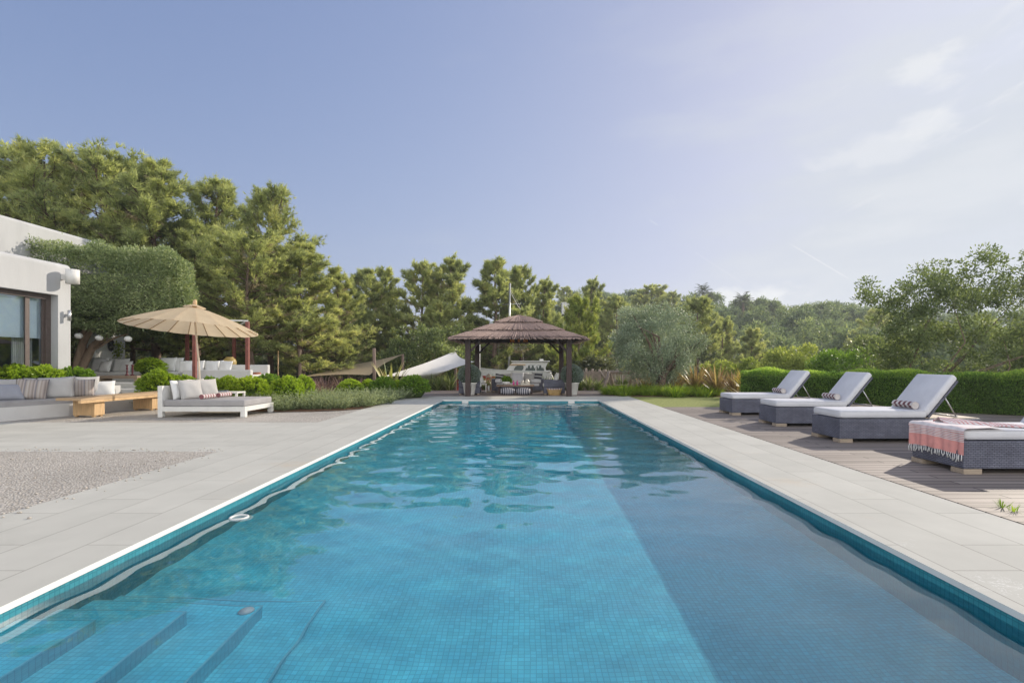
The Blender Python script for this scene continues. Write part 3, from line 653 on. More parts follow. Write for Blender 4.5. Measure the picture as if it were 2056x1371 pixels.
pine('big1', 318, 300, 25, 'pine with a two-pronged top, right of the broad pine above the clipped tree', .95, 1.0, GL)
pine('big3', 452, 335, 28, 'pine with a sharp spire top above the parasol', .95, 4.0, GL)
pine('big0', 545, 362, 25.5, 'slim high pine behind the sunlit drooping pine', .72, 3.3, GL)
pine('big2', 15, 318, 29, 'dark pine cut by the left edge of the view', .9, 1.2, GL)
pine('big1', 400, 425, 25, 'sunlit pine directly behind the right side of the clipped tree', .95, 5.2, GL)
pine('big2', 515, 455, 22.5, 'pine whose pale trunk stands just right of the red pergola post', 1.05, .3, GL)
pine('big3', 610, 468, 24, 'drooping olive-brown pine at the right end of the tall pines', 1.35, 2.4, GL)
pine('big3', 668, 520, 27, 'lower pine leaning out at the right edge of the tall pines', 1.0, .9, GL)
pine('big2', 262, 440, 26, 'pine with a leaning bare trunk behind the green bush in a pot', .8, 4.4, GL)
pine('big3', 130, 400, 24, 'pine tucked behind the white parapet at left', 1.1, 5.0, GL)
for key, u, v, Y, w, lab in (('mid0', 735, 535, 37, 1.0, 'grey-green thin-crowned pine, leftmost of the row behind the shade sails'), ('mid1', 785, 532, 39, 1.1, 'narrow pine above the left shade sail'),
        ('mid2', 848, 522, 38, 1.0, 'rounded dark pine above the pale loose tree'), ('mid0', 912, 514, 38, 1.1, 'broad bright pine above the left eave of the gazebo'),
        ('mid1', 985, 514, 37, 1.25, 'pointed pine just left of the mast'), ('mid2', 1052, 530, 39, .85, 'feathery pine just right of the mast'), ('mid0', 1098, 558, 41, 1.0, 'lower pine behind the right slope of the thatched roof'),
        ('mid1', 1020, 580, 42, 1.1, 'short pine behind the mast seen under the gazebo roof'), ('mid2', 880, 600, 34, 1.1, 'short shaded pine behind the white shade sail'), ('mid1', 700, 560, 34, 1.0, 'small pine in shade beside the drooping pine')):
    pine(key, u, v, Y, lab, w, None, GM)
for key, u, v, Y, w, lab in (('mid0', 1192, 558, 52, .95, 'lone pine with a pointed crown right of the thatched roof'), ('mid2', 1238, 590, 50, 1.0, 'round pine between the lone pointed pine and the olive tree'),
        ('mid2', 1408, 592, 40, 1.0, 'green pine rising behind the right side of the olive tree'), ('mid0', 1455, 632, 42, .95, 'shorter pine right of the olive tree, below the palms'), ('mid1', 1520, 655, 44, 1.3, 'low rounded pine at the foot of the wooded hill')):
    pine(key, u, v, Y, lab, w)
pine('yel', 1160, 597, 31, 'bright yellow-green bushy pine behind the right eave of the gazebo', .78, .5)

# ---------------------------------------------------------------- generic leafy crowns
def clump_crown(g, clumps, n, Lg, Wd, up=.3, shell=.45, quads=True, flat=.85):
    """leaves over ellipsoid clumps [(x,y,z,r)]"""
    C = np.array([c[:3] for c in clumps]); r = np.array([c[3] for c in clumps])
    cnt = np.maximum(3, n * r ** 2 / (r ** 2).sum()).astype(int); idx = np.repeat(np.arange(len(C)), cnt)
    D = rand_dirs(len(idx), g); q = (shell + (1 - shell) * g.uniform(size=len(idx)))
    pos = C[idx] + D * (r[idx] * q)[:, None] * np.array([1, 1, flat])
    dr = unit(D * .6 + np.array([0, 0, up]) + g.normal(size=D.shape) * .55)
    fn = leaf_quads if quads else leaf_tris
    V, Fc = fn(pos, dr, Lg * g.uniform(.7, 1.3, len(pos)), Wd * g.uniform(.7, 1.3, len(pos)), g)
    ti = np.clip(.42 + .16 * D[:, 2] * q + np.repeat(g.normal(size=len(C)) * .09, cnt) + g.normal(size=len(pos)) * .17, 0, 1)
    return V, Fc, ti
def limbs(b, base, tips, r0, g, sag=.15):
    base = np.array(base, float)
    for t in tips:
        t = np.array(t, float); m = base * .45 + t * .55 + g.normal(size=3) * .1 * np.linalg.norm(t - base)
        m[2] -= sag * 0; b.tube([base, base * .72 + m * .28, m, t], [r0, r0 * .75, r0 * .5, r0 * .15], 6, cap=False)
def leafy_tree(name, loc, clumps, n, Lg, Wd, lm, trunk_h, r0, label, cat, bark='bark_pale', seed=0, stems=1, up=.3, limbn=14, group=None, shell=.45, spread=.3, core=None):
    g = np.random.default_rng(seed); root = empty(name, loc, label, cat, group)
    V, Fc, ti = clump_crown(g, clumps, n, Lg, Wd, up, shell)
    np_mesh('crown', V, Fc, lm, root, ti)
    b = MB(); C = np.array([c[:3] for c in clumps])
    for s in range(stems):
        a = s * 2.4 + seed; off = np.array([math.cos(a), math.sin(a), 0]) * spread * (stems > 1)
        p = [off * .4, off * 1.0 + np.array([.05, .03, trunk_h * .5]), off * 1.8 + np.array([0, 0, trunk_h])]
        b.tube(p, [r0, r0 * .85, r0 * .7], 9)
        ch = g.choice(len(C), min(limbn // stems + 1, len(C)), replace=False)
        limbs(b, p[2], C[ch], r0 * .55, g)
    b.build('trunk', M[bark], root, fix=False); return root

# olive tree right of the gazebo
g = np.random.default_rng(31); cl = []
for _ in range(120):
    d = rand_dirs(1, g)[0]; q = g.uniform(.35, 1) ** .6
    x, y, z = d * q * np.array([1.98, 1.7, 1.62]); z += 2.02
    if z < .45 + .28 * abs(x): z = .5 + .3 * abs(x) + g.uniform(0, .4)
    cl.append((x, y, z, g.uniform(.28, .55)))
for _ in range(14): cl.append((g.uniform(-1.6, 1.0), g.uniform(-.6, .6), 3.2 + g.uniform(0, .42), g.uniform(.2, .32)))
leafy_tree('olive_tree', (XU(1318, 21.5), 21.5, -.05), cl, 46000, .085, .026, L_olive, .7, .17, 'big rounded silvery olive tree on the grass edge right of the gazebo', 'olive tree', seed=5, stems=2, up=.25, shell=.25, bark='bark')
# pale loose tree left of the gazebo
g = np.random.default_rng(33); cl = []
for _ in range(70):
    a = g.uniform(0, 6.28); q = math.sqrt(g.uniform()); x, y = 2.7 * q * math.cos(a), 1.6 * q * math.sin(a)
    cl.append((x, y, g.uniform(.9, 3.3 - .25 * abs(x) + .5 * math.sin(3 * x)), g.uniform(.3, .6)))
for _ in range(16): cl.append((g.uniform(-2.3, 2.3), g.uniform(-.5, .5), g.uniform(3.2, 3.9), .22))
leafy_tree('fruit_tree', (XU(855, 29), 29, -.6), cl, 15000, .17, .075, L_broad, .9, .14, 'loose pale-green fruit tree behind the white shade sail', 'tree', seed=8, stems=3, limbn=20)
# tall loose shrub tree at right behind the hedge
g = np.random.default_rng(35); cl = []
for _ in range(240):
    x = g.uniform(-2.3, 4.6); t = g.uniform() ** .85
    top = 4.0 + .35 * math.sin(2.3 * x + 1) + .4 * math.sin(5.1 * x) + .25 * min(0, x + .6) * 2.0
    cl.append((x, g.normal() * .75, .35 + t * (top + .3), g.uniform(.22, .46)))
for x, z in ((1.25, 5.25), (1.2, 5.1), (1.9, 4.9), (-.9, 4.5), (-.3, 4.75), (.55, 4.8), (-1.5, 4.1), (2.4, 5.1), (3, 4.9)):
    for j in range(4): cl.append((x + .12 * g.normal(), .15 * g.normal(), z - .17 * j, .15))
leafy_tree('shrub_tree', (XU(1905, 16.6), 16.6, -.3), cl, 38000, .105, .048, L_airy, .7, .055, 'tall airy dark-leaved tree behind the hedge at the right edge', 'tree', seed=9, stems=4, limbn=12, spread=.7, shell=.2, bark='bark')
# yellow-green young trees and dark bush behind the hedge
def blob(g, n, rx, ry, rz, zc, r0, r1):
    out = []
    for _ in range(n):
        d = rand_dirs(1, g)[0] * g.uniform(.3, 1) ** .5; out.append((d[0] * rx, d[1] * ry, max(r0, zc + d[2] * rz), g.uniform(r0, r1)))
    return out
g = np.random.default_rng(37)
leafy_tree('young_tree', (XU(1590, 26), 26, -.9), blob(g, 46, 1.55, 1.1, 1.5, 1.9, .25, .5), 9000, .15, .06, L_lime, .6, .06, 'lime-green open young tree behind the hedge, left of the dark juniper', 'tree', seed=3, stems=2)
leafy_tree('young_tree', (XU(1500, 25), 25, -.6), blob(g, 30, 1.5, 1.0, .85, 1.1, .2, .42), 6000, .14, .055, L_lime, .4, .05, 'low lime-green shrub behind the bronze flax and hedge', 'shrub', seed=4, stems=2)
leafy_tree('young_tree', (XU(1440, 26), 26, -.5), blob(g, 26, .9, .8, .8, 1.1, .2, .4), 4500, .14, .055, L_lime, .4, .05, 'small lime-green shrub peeping out right of the olive tree', 'shrub', seed=6, stems=2)
leafy_tree('juniper_bush', (XU(1695, 19.5), 19.5, -.6), blob(g, 60, 1.15, .9, .95, 1.35, .2, .45), 16000, .12, .03, L_shrub_dark, .4, .08, 'dark dense juniper bush behind the hedge between lime-green and airy trees', 'bush', seed=7, stems=2, bark='bark')
leafy_tree('young_tree', (XU(1760, 22), 22, -.8), blob(g, 40, 1.2, .9, 1.4, 2.0, .2, .45), 8000, .13, .05, L_broad, .6, .06, 'olive-green tree half hidden between juniper bush and tall airy tree', 'tree', seed=12, stems=2)

# clipped flat-topped tree beside the house
root = empty('clipped_tree', (XU(165, 18.6), 18.6, .45), 'large clipped box-shaped tree with flat top beside the white house', 'tree')
g = np.random.default_rng(41); n = 105000
cx0, cx1, cy0, cy1, cz0, cz1 = -9.0, -11.0, 17.2, 20.8, 2.55, 5.2
cx0 = -20.5
def sbox(n, c, h, p, g):
    d = g.uniform(-1, 1, (n, 3)); f = g.integers(0, 3, n); s = g.choice([-1, 1], n)
    w = np.array([h[1] * h[2], h[0] * h[2], h[0] * h[1]]); f = g.choice(3, n, p=w / w.sum()); d[np.arange(n), f] = s
    k = (np.abs(d) ** p).sum(1) ** (-1 / p); nrm = unit(np.sign(d) * np.abs(d) ** (p - 1) / np.array(h))
    return np.array(c) + d * k[:, None] * np.array(h), nrm
pc = ((cx0 + cx1) / 2, (cy0 + cy1) / 2, (cz0 + cz1) / 2); ph = ((cx1 - cx0) / 2, (cy1 - cy0) / 2, (cz1 - cz0) / 2)
Q, Nn = sbox(n, pc, ph, 9, g)
Q += Nn * (g.uniform(-.42, .05, n) + .07 * (np.sin(Q[:, 0] * 3.1 + Q[:, 2] * 2.7) + np.sin(Q[:, 0] * 5.3 - Q[:, 2] * 4.1 + Q[:, 1] * 2)) + .30 * (g.uniform(size=n) < .012) * g.uniform(size=n))[:, None]
Q[:, 0] -= (Q[:, 1] - 17.2) * .62
right = np.clip((Q[:, 0] + (Q[:, 1] - 17.2) * .62 + 13.0) / 2.0, 0, 1); Q[:, 2] -= right ** 2 * .32 * (Q[:, 2] - cz0) / (cz1 - cz0)
Q[:, 2] += .20 * np.clip((-13.6 - Q[:, 0]) / 2.5, 0, 1) * (Q[:, 2] > 4.3)
low = Q[:, 2] < cz0 + .35; Q[low, 2] += (.30 * np.abs(np.sin(Q[low, 0] * 1.3)) - .35 * np.clip((-12.2 - Q[low, 0]) / 2, 0, .8))
D = unit(Nn * .7 + g.normal(size=(n, 3)) * .6 + np.array([0, 0, .25]))
V, Fc = leaf_quads(Q, D, .095 * g.uniform(.7, 1.4, n), .042 * g.uniform(.7, 1.3, n), g)
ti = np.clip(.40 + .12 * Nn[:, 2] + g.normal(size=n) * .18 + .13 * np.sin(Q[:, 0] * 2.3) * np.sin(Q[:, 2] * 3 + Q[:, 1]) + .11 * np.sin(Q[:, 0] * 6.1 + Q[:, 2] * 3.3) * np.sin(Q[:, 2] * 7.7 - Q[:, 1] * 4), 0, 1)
o = np_mesh('crown', V, Fc, L_clip, root, ti); o.location = -root.location
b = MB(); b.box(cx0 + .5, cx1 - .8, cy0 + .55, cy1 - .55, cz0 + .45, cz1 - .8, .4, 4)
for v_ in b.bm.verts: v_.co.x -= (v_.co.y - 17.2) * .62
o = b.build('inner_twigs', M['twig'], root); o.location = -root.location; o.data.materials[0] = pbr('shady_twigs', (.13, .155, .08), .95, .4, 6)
b = MB(); T = lambda u, v, Y=18.6: P(u, v, Y)
b.tube([T(156, 775), T(157, 735), T(163, 705), T(166, 690), T(169, 668), T(178, 645)], [.20, .17, .15, .12, .10, .07], 10)
b.tube([T(166, 692), T(174, 678), T(184, 660), T(196, 645)], [.11, .09, .075, .05], 8)
b.tube([T(160, 770), T(165, 735), T(177, 714), T(186, 695), T(208, 679), T(222, 668), T(236, 652)], [.17, .15, .125, .12, .11, .09, .06], 10)
b.tube([T(178, 716), T(186, 703), T(205, 693), T(222, 682), T(240, 675), T(256, 671)], [.05, .05, .045, .04, .03, .02], 7)
b.tube([T(186, 696), T(200, 682), T(203, 668), T(208, 660)], [.03, .025, .02, .015], 6); b.tube([T(228, 668), T(236, 664), T(245, 660)], [.025, .02, .012], 6)
o = b.build('trunk', M['bark_pale'], root, fix=False); o.location = -root.location
# low leafy bushes seen through its trunks
g = np.random.default_rng(43)
leafy_tree('garden_bush', (XU(178, 21.5), 21.5, .5), blob(g, 30, 1.0, .7, 1.2, 1.4, .2, .4), 5000, .12, .06, L_lime, .5, .05, 'lime-green bush seen between the trunks of the clipped tree', 'bush', seed=2, stems=2)

# ---------------------------------------------------------------- round clipped shrubs
def dome_mesh(seed, n, lm, Lg=.055, Wd=.034, name='foliage'):
    g = np.random.default_rng(seed); D = rand_dirs(n, g); D[:, 2] = np.where(D[:, 2] < -.35, -D[:, 2], D[:, 2])
    lump = 1 + .07 * np.sin(D[:, 0] * 7 + seed) * np.sin(D[:, 1] * 6 + 1) + .06 * np.sin(D[:, 2] * 8 + D[:, 0] * 5)
    # leaf rosettes: leaves gathered round little heads
    heads = rand_dirs(520, g); hd = np.argmax(D @ heads.T, axis=1); D = unit(D * .35 + heads[hd] * .65)
    r = .5 * lump * g.uniform(.78, 1.02, n)
    Pn = D * r[:, None]; Pn[:, 2] += .42
    dr = unit(D + g.normal(size=(n, 3)) * .55 + np.array([0, 0, .2]))
    V, Fc = leaf_quads(Pn, dr, Lg * g.uniform(.7, 1.3, n), Wd * g.uniform(.7, 1.3, n), g)
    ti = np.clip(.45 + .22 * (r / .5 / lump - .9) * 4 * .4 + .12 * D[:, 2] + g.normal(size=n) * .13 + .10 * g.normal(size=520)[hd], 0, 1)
    return V, Fc, ti
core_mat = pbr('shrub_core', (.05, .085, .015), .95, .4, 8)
shrub_proto = {}
for key, lm, seed in (('bright', L_shrub, 51), ('bright2', L_shrub, 52), ('dark', L_shrub_dark, 53)):
    root = bpy.data.objects.new('round_shrub', None); link(root)
    V, Fc, ti = dome_mesh(seed, 9000, lm); np_mesh('foliage', V, Fc, lm, root, ti)
    b = MB(); b.lathe([(0, .0), (.25, .02), (.36, .2), (.40, .42), (.34, .62), (.2, .76), (0, .80)], 14, cap=False); b.build('stems', core_mat, root)
    shrub_proto[key] = [root, False]
def shrub(key, u0, u1, vt, Y, label, zb=0.0, depth=1.0, group='rounded green shrubs in the planting bed'):
    root, used = shrub_proto[key]; o = dup(root) if used else root; shrub_proto[key][1] = True
    w = (u1 - u0) / F * Y; x = XU((u0 + u1) / 2, Y); h = ZV(vt, Y) - zb
    o.location = (x, Y, zb); o.scale = (w / 1.04, w / 1.04 * depth, h / .95); o.rotation_euler = (0, 0, random.uniform(0, 6.28) if depth == 1 else 0)
    tag(o, label, 'shrub', group); return o
shrub('bright', -22, 74, 733, 13.6, 'rounded bright shrub at the left edge below the window', .35, group='bright shrubs along the house wall')
shrub('bright2', 50, 130, 735, 14.0, 'bright shrub in the middle of the three under the house wall', .35, group='bright shrubs along the house wall')
shrub('dark', 108, 186, 738, 14.6, 'darker shrub under the right end of the house wall', .35, group='bright shrubs along the house wall')
shrub('bright', 281, 358, 744, 15.4, 'big bright shrub left of the daybed, beside the stone steps')
shrub('bright2', 335, 405, 755, 16.2, 'low bright shrub behind the daybed headboard')
shrub('dark', 395, 445, 757, 16.3, 'low green shrub behind the pillows of the daybed')
shrub('bright', 425, 490, 756, 16.0, 'bright shrub behind the small white side table')
shrub('bright2', 462, 540, 757, 15.6, 'leafy bright shrub right of the small white side table')
shrub('dark', 508, 568, 752, 17.0, 'taller dark shrub next to the red jar')
shrub('bright', 543, 609, 756, 15.2, 'rounded bright shrub nearest the rosemary, left of the purple grass')
shrub('bright2', 585, 632, 755, 16.0, 'bright ball shrub touching the purple grass')
shrub('bright', 676, 731, 762, 17.8, 'bright ball shrub just right of the purple grass')
shrub('bright2', 722, 755, 762, 19.0, 'small shrub squeezed between two larger ball shrubs')
shrub('dark', 743, 796, 757, 18.3, 'green ball shrub below the yellow flax')
shrub('bright', 786, 812, 763, 19.4, 'small shaded shrub behind the two big green ball shrubs')
shrub('dark', 800, 862, 754, 19.0, 'largest dark-green ball shrub at the pool corner')
shrub('bright2', 276, 330, 719, 18.6, 'round bush in a dark pot on the raised terrace', .82, group='potted plants')
b = MB(); b.lathe([(.14, .5), (.2, .52), (.24, .75), (.22, .86), (.17, .87)], 20, XU(303, 18.6), 18.6)
tag(b.build('plant_pot', M['terracotta']), 'dark terracotta pot under the round bush on the raised terrace', 'pot')

# rosemary along the front of the bed
def sprigs(seed, n, hgt, rad, lean, leaves, Lg, Wd):
    g = np.random.default_rng(seed); PP, DD, TT = [], [], []
    for _ in range(n):
        a = g.uniform(0, 6.28); r = rad * math.sqrt(g.uniform()); base = np.array([r * math.cos(a), r * math.sin(a), 0])
        d = unit(np.array([math.cos(a) * lean * g.uniform(.2, 1.2), math.sin(a) * lean * g.uniform(.2, 1.2), 1.0]) + g.normal(size=3) * .25); L = hgt * g.uniform(.55, 1.15)
        t = np.linspace(.1, 1, leaves); curve = np.array([0, 0, .25]) * g.uniform(-.6, 1)
        p = base + d * L * t[:, None] + curve * (t ** 2)[:, None] * L
        PP.append(p); DD.append(unit(d * .8 + g.normal(size=(leaves, 3)) * .6)); TT.append(.3 + .5 * t + g.normal(size=leaves) * .12)
    Pn, D, T = map(np.concatenate, (PP, DD, TT))
    V, Fc = leaf_quads(Pn, D, Lg * g.uniform(.7, 1.2, len(Pn)), Wd, g); return V, Fc, np.clip(T, 0, 1)
V, Fc, ti = sprigs(61, 120, .46, .36, .9, 20, .068, .019)
ros = np_mesh('rosemary_bush', V, Fc, L_rose, None, ti)
GR = 'rosemary bushes edging the planting bed'
k = 0
for (u, Y, s) in ((548, 14.2, .85), (575, 14.0, .95), (602, 14.6, 1.0), (632, 14.3, .9), (655, 15.0, 1.05), (680, 14.5, .95), (700, 15.4, 1.0), (722, 15.0, 1.0), (745, 15.7, 1.0), (765, 16.2, .9), (612, 15.6, 1.0), (640, 16.2, 1.0), (668, 16.6, .95), (705, 16.8, 1.0), (740, 17.2, .95), (772, 17.4, .95), (792, 18.0, .9), (808, 18.6, .85), (440, 14.5, .7), (305, 14.7, .75), (528, 14.9, .9)):
    o = ros if k == 0 else dup(ros); k += 1
    o.location = (XU(u, Y), Y, .0); o.rotation_euler = (0, 0, k * 1.7); o.scale = (s, s, s * .92)
    tag(o, 'feathery grey-green rosemary bush in the low row along the bed edge', 'rosemary', GR)
bpy.data.objects[ros.name]['label'] = 'feathery grey-green rosemary bush in the low row along the bed edge'

# strap-leaved plants
def blades(seed, n, Lg, Wd, spread, droop, segs=6, base=.08, upright=.5):
    g = np.random.default_rng(seed); Vs, Fs, Ts = [], [], []; o = 0
    for _ in range(n):
        a = g.uniform(0, 6.28); L = Lg * g.uniform(.55, 1.15); th = spread * g.uniform(.05, 1.0); w = Wd * g.uniform(.7, 1.2); dr = droop * g.uniform(.3, 1.3)
        t = np.linspace(0, 1, segs + 1); ang = th + dr * t ** 1.6
        ds = L / segs; h = np.concatenate([[0], np.cumsum(np.sin(ang[1:]) * ds)]); z = np.concatenate([[0], np.cumsum(np.cos(ang[1:]) * ds)])
        r0 = base * g.uniform(0, 1); d = np.array([math.cos(a), math.sin(a)]); tw = g.uniform(-.6, .6)
        s = np.array([-math.sin(a + tw), math.cos(a + tw)]); ww = w * np.minimum(1, np.minimum(.6 + t * 2, (1 - t) * 2.6 + .04)) * .5
        cx = d[0] * (r0 + h); cy = d[1] * (r0 + h)
        A = np.stack([cx - s[0] * ww, cy - s[1] * ww, z], 1); B = np.stack([cx + s[0] * ww, cy + s[1] * ww, z], 1)
        Vs.append(np.stack([A, B], 1).reshape(-1, 3)); q = o + 2 * np.arange(segs)
        Fs.append(np.stack([q, q + 1, q + 3, q + 2], 1)); o += 2 * (segs + 1); Ts.append(np.clip(g.normal(.5, .25) + .15 * (t[1:] - .5), 0, 1))
    return np.concatenate(Vs), np.concatenate(Fs), np.concatenate(Ts)
def blade_plant(name, loc, lm, label, cat, group=None, s=1.0, **kw):
    V, Fc, ti = blades(**kw); o = np_mesh(name, V, Fc, lm, None, ti); o.location = loc; o.scale = (s,) * 3; return tag(o, label, cat, group)
blade_plant('flax_plant', (XU(1505, 16.6), 16.6, 0), L_flaxb, 'big bronze-yellow flax clump directly behind the farthest lounger', 'flax', seed=71, n=190, Lg=1.05, Wd=.055, spread=.9, droop=.6)
bpy.data.objects['flax_plant'].data.materials[0] = leafmat('gold_flax_blades', [(0, (.12, .13, .03)), (.5, (.33, .27, .06)), (1, (.55, .42, .10))], .45, .35, .5)
GF = 'bronze flax clumps along the bed'
for q, (u, Y, s, lab) in enumerate(((1398, 21.0, 1.05, 'reddish-bronze flax clump just right of the olive trunk'), (1440, 20.2, 1.0, 'reddish-bronze flax clump left of the big golden one'), (1355, 21.6, .8, 'small bronze flax clump under the olive branches'), (1295, 22.4, .7, 'pale bronze flax under the left olive branches by the swing frame'), (1475, 19.0, .85, 'bronze flax clump half behind the big golden one'))):
    blade_plant('flax_plant', (XU(u, Y), Y, 0), L_flaxb, lab, 'flax', GF, s, seed=73 + q, n=120, Lg=1.25, Wd=.055, spread=.7, droop=.65)
blade_plant('yellow_flax', (XU(786, 21.6), 21.6, 0), L_flaxy, 'yellow-striped upright flax between the two shade sails', 'flax', None, 1.0, seed=81, n=36, Lg=1.45, Wd=.075, spread=.62, droop=.25, base=.2)
GA = 'strap-leaved lilies around the gazebo deck'
for q, (u, Y, s, lab) in enumerate(((880, 24.2, .95, 'strap-leaved lily clump right of the dark ball shrub'), (903, 24.0, 1.0, 'strap-leaved lily clump beside the left gazebo planter'), (1165, 24.2, .9, 'strap-leaved lily clump beside the right gazebo planter'), (1182, 24.1, .8, 'bright strap-leaved clump in front of the picket fence'), (1200, 24.2, .75, 'strap-leaved clump at the foot of the swing frame'), (866, 24.6, .9, 'strap-leaved clump behind the dark ball shrub'), (1250, 25.5, .9, 'pale strap-leaved clump seen through the swing frame'), (972, 24.9, .75, 'low strap-leaved clump behind the tall weathered lantern'), (992, 25.1, .8, 'low strap-leaved clump behind the left end of the wicker sofa'), (1092, 25.0, .8, 'low strap-leaved clump behind the small white lantern'), (1118, 24.9, .85, 'low strap-leaved clump behind the right armchair'), (1040, 25.2, .7, 'low strap-leaved clump behind the middle of the wicker sofa'), (955, 24.8, .8, 'low strap-leaved clump behind the left rear gazebo post'))):
    blade_plant('lily_plant', (XU(u, Y), Y, -.05), L_agap, lab, 'lily', GA, s, seed=91 + q, n=95, Lg=.95, Wd=.045, spread=.75, droop=.9)
# purple fountain grass
for q, (u, Y, s, lab) in enumerate(((652, 18.2, 1.0, 'dark purple fountain grass between bright ball shrubs'), (632, 18.8, .9, 'purple fountain grass with pink plumes on the left'), (690, 19.8, .95, 'pinkish fountain grass plumes behind the ball shrubs'), (720, 20.4, .9, 'reddish grass plumes at the foot of the tall sail post'))):
    blade_plant('fountain_grass', (XU(u, Y), Y, 0), L_purple, lab, 'grass clump', 'purple fountain grasses in the bed', s, seed=101 + q, n=260, Lg=.95, Wd=.014, spread=.75, droop=.9, base=.16)
# lush grass mound edging the lawn
V, Fc, ti = blades(111, 420, .62, .016, .85, 1.15, 5, .30)
gm = np_mesh('grass_mound', V, Fc, L_grass, None, ti); k = 0
for u in range(1222, 1440, 15):
    Yq = 20.0 + .35 * math.sin(u * .3) - (.25 if u > 1330 else -.35)
    for row in (0, 1):
        o = gm if k == 0 else dup(gm); k += 1
        o.location = (XU(u + 7 * row, Yq + row * .7), Yq + row * .7, -.02); o.rotation_euler = (0, 0, k * 2.1); s = .85 + .2 * math.sin(k * 2.7); o.scale = (s, s, s * .9)
        tag(o, 'lush lime-green grass tussock in the row edging the lawn', 'grass clump', 'grass tussocks edging the lawn')
blade_plant('grass_tuft', (XU(2012, 4.62), 4.62, 0), L_grass, 'small green weed tuft growing between paving and sun deck', 'weed', None, 1.0, seed=115, n=34, Lg=.10, Wd=.006, spread=1.45, droop=.5, base=.05)
blade_plant('grass_tuft', (XU(2035, 4.5), 4.5, 0), L_grass, 'smaller weed tuft at the deck edge right of the first', 'weed', None, .7, seed=116, n=16, Lg=.12, Wd=.008, spread=1.4, droop=.4, base=.04)

# ---------------------------------------------------------------- clipped hedge
A, B_ = np.array([6.9, 16.3]), np.array([14.2, 11.7]); d2 = (B_ - A); Lh = np.linalg.norm(d2); d2 /= Lh; n2 = np.array([d2[1], -d2[0]])
g = np.random.default_rng(121); n = 62000; hh, hw = 1.02, .5
t = g.uniform(0, Lh, n); face = g.choice(3, n, p=[.55, .35, .10])
off = np.where(face == 0, hw, np.where(face == 1, g.uniform(-hw, hw, n), -hw)); zz = np.where(face == 1, hh, g.uniform(.02, hh, n) )
wob = .05 * np.sin(t * 2.1) + .04 * np.sin(t * 5.3 + zz * 4)
dep = -np.abs(g.normal(size=n)) * .10 + wob
nrm = np.stack([np.where(face == 1, 0, np.where(face == 0, n2[0], -n2[0])), np.where(face == 1, 0, np.where(face == 0, n2[1], -n2[1])), (face == 1) * 1.0], 1)
corner = np.clip((zz - (hh - .2)) / .2, 0, 1); off = off - (face == 0) * corner ** 2 * .10
pos = np.stack([A[0] + d2[0] * t + n2[0] * off, A[1] + d2[1] * t + n2[1] * off, zz], 1) + nrm * dep[:, None]
D = unit(nrm * .7 + g.normal(size=(n, 3)) * .5 + np.array([0, 0, .55]))
patch = np.sin(t * 1.7 + 1) * np.sin(t * 4.3 + zz * 3.1) + .6 * np.sin(t * 9.7 + zz * 6.3) * np.sin(zz * 8 - t * 3)
V, Fc = leaf_quads(pos, D, .062 * g.uniform(.6, 1.4, n), .022 * g.uniform(.7, 1.3, n), g)
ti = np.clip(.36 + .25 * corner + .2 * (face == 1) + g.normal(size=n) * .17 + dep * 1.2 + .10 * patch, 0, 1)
hr = empty('clipped_hedge', (A[0], A[1], 0), 'long low clipped green hedge behind the sun loungers', 'hedge')
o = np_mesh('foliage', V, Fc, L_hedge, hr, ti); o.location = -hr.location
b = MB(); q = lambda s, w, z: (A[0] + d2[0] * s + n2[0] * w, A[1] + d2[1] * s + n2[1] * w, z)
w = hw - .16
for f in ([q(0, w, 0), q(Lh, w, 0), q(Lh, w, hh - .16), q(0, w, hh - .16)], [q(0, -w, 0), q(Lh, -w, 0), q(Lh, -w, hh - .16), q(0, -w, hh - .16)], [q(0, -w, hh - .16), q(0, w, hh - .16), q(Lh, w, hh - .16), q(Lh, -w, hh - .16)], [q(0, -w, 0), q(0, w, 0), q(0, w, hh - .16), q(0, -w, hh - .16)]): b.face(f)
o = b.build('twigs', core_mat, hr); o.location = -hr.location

# ---------------------------------------------------------------- woodland: far mass and undergrowth
def merge(items):
    Vs, Fs, Ts, o = [], [], [], 0
    for V, Fc, ti in items: Vs.append(V); Fs.append(Fc + o); Ts.append(ti); o += len(V)
    return np.concatenate(Vs), np.concatenate(Fs), np.concatenate(Ts)
def far_tree(seed, cone):
    g = np.random.default_rng(seed); cl = []
    for _ in range(34):
        z = g.uniform(.12, 1); w = (1 - z) ** (.8 if cone else .4) * .42 * (min(1, z * 3.5)); a = g.uniform(0, 6.28); r = w * math.sqrt(g.uniform(.2, 1))
        cl.append((r * math.cos(a), r * math.sin(a), z * .92, g.uniform(.07, .15)))
    return clump_crown(g, cl, 1500, .075, .028, .5, .3, False)
ft = [far_tree(200 + k, k % 2) for k in range(6)]
g = np.random.default_rng(131); items = []
cnt = 0
while cnt < 430:
    az = g.uniform(-.02, .95); dist = 52 + 125 * g.uniform() ** .75
    x, y = math.sin(az) * dist, math.cos(az) * dist
    z = float(terrain(x, y)); h = g.uniform(4.2, 7.6); V, Fc, ti = ft[g.integers(6)]; a = g.uniform(0, 6.28); ca, sa = math.cos(a), math.sin(a); w = h * g.uniform(.95, 1.45)
    Vt = np.stack([(V[:, 0] * ca - V[:, 1] * sa) * w + x, (V[:, 0] * sa + V[:, 1] * ca) * w + y, V[:, 2] * h + z - .3], 1)
    items.append((Vt, Fc, np.clip(ti + g.normal() * .12, 0, 1))); cnt += 1
V, Fc, ti = merge(items)
tag(np_mesh('hillside_wood', V, Fc, L_pine_far, None, ti), kind='stuff')
items = []
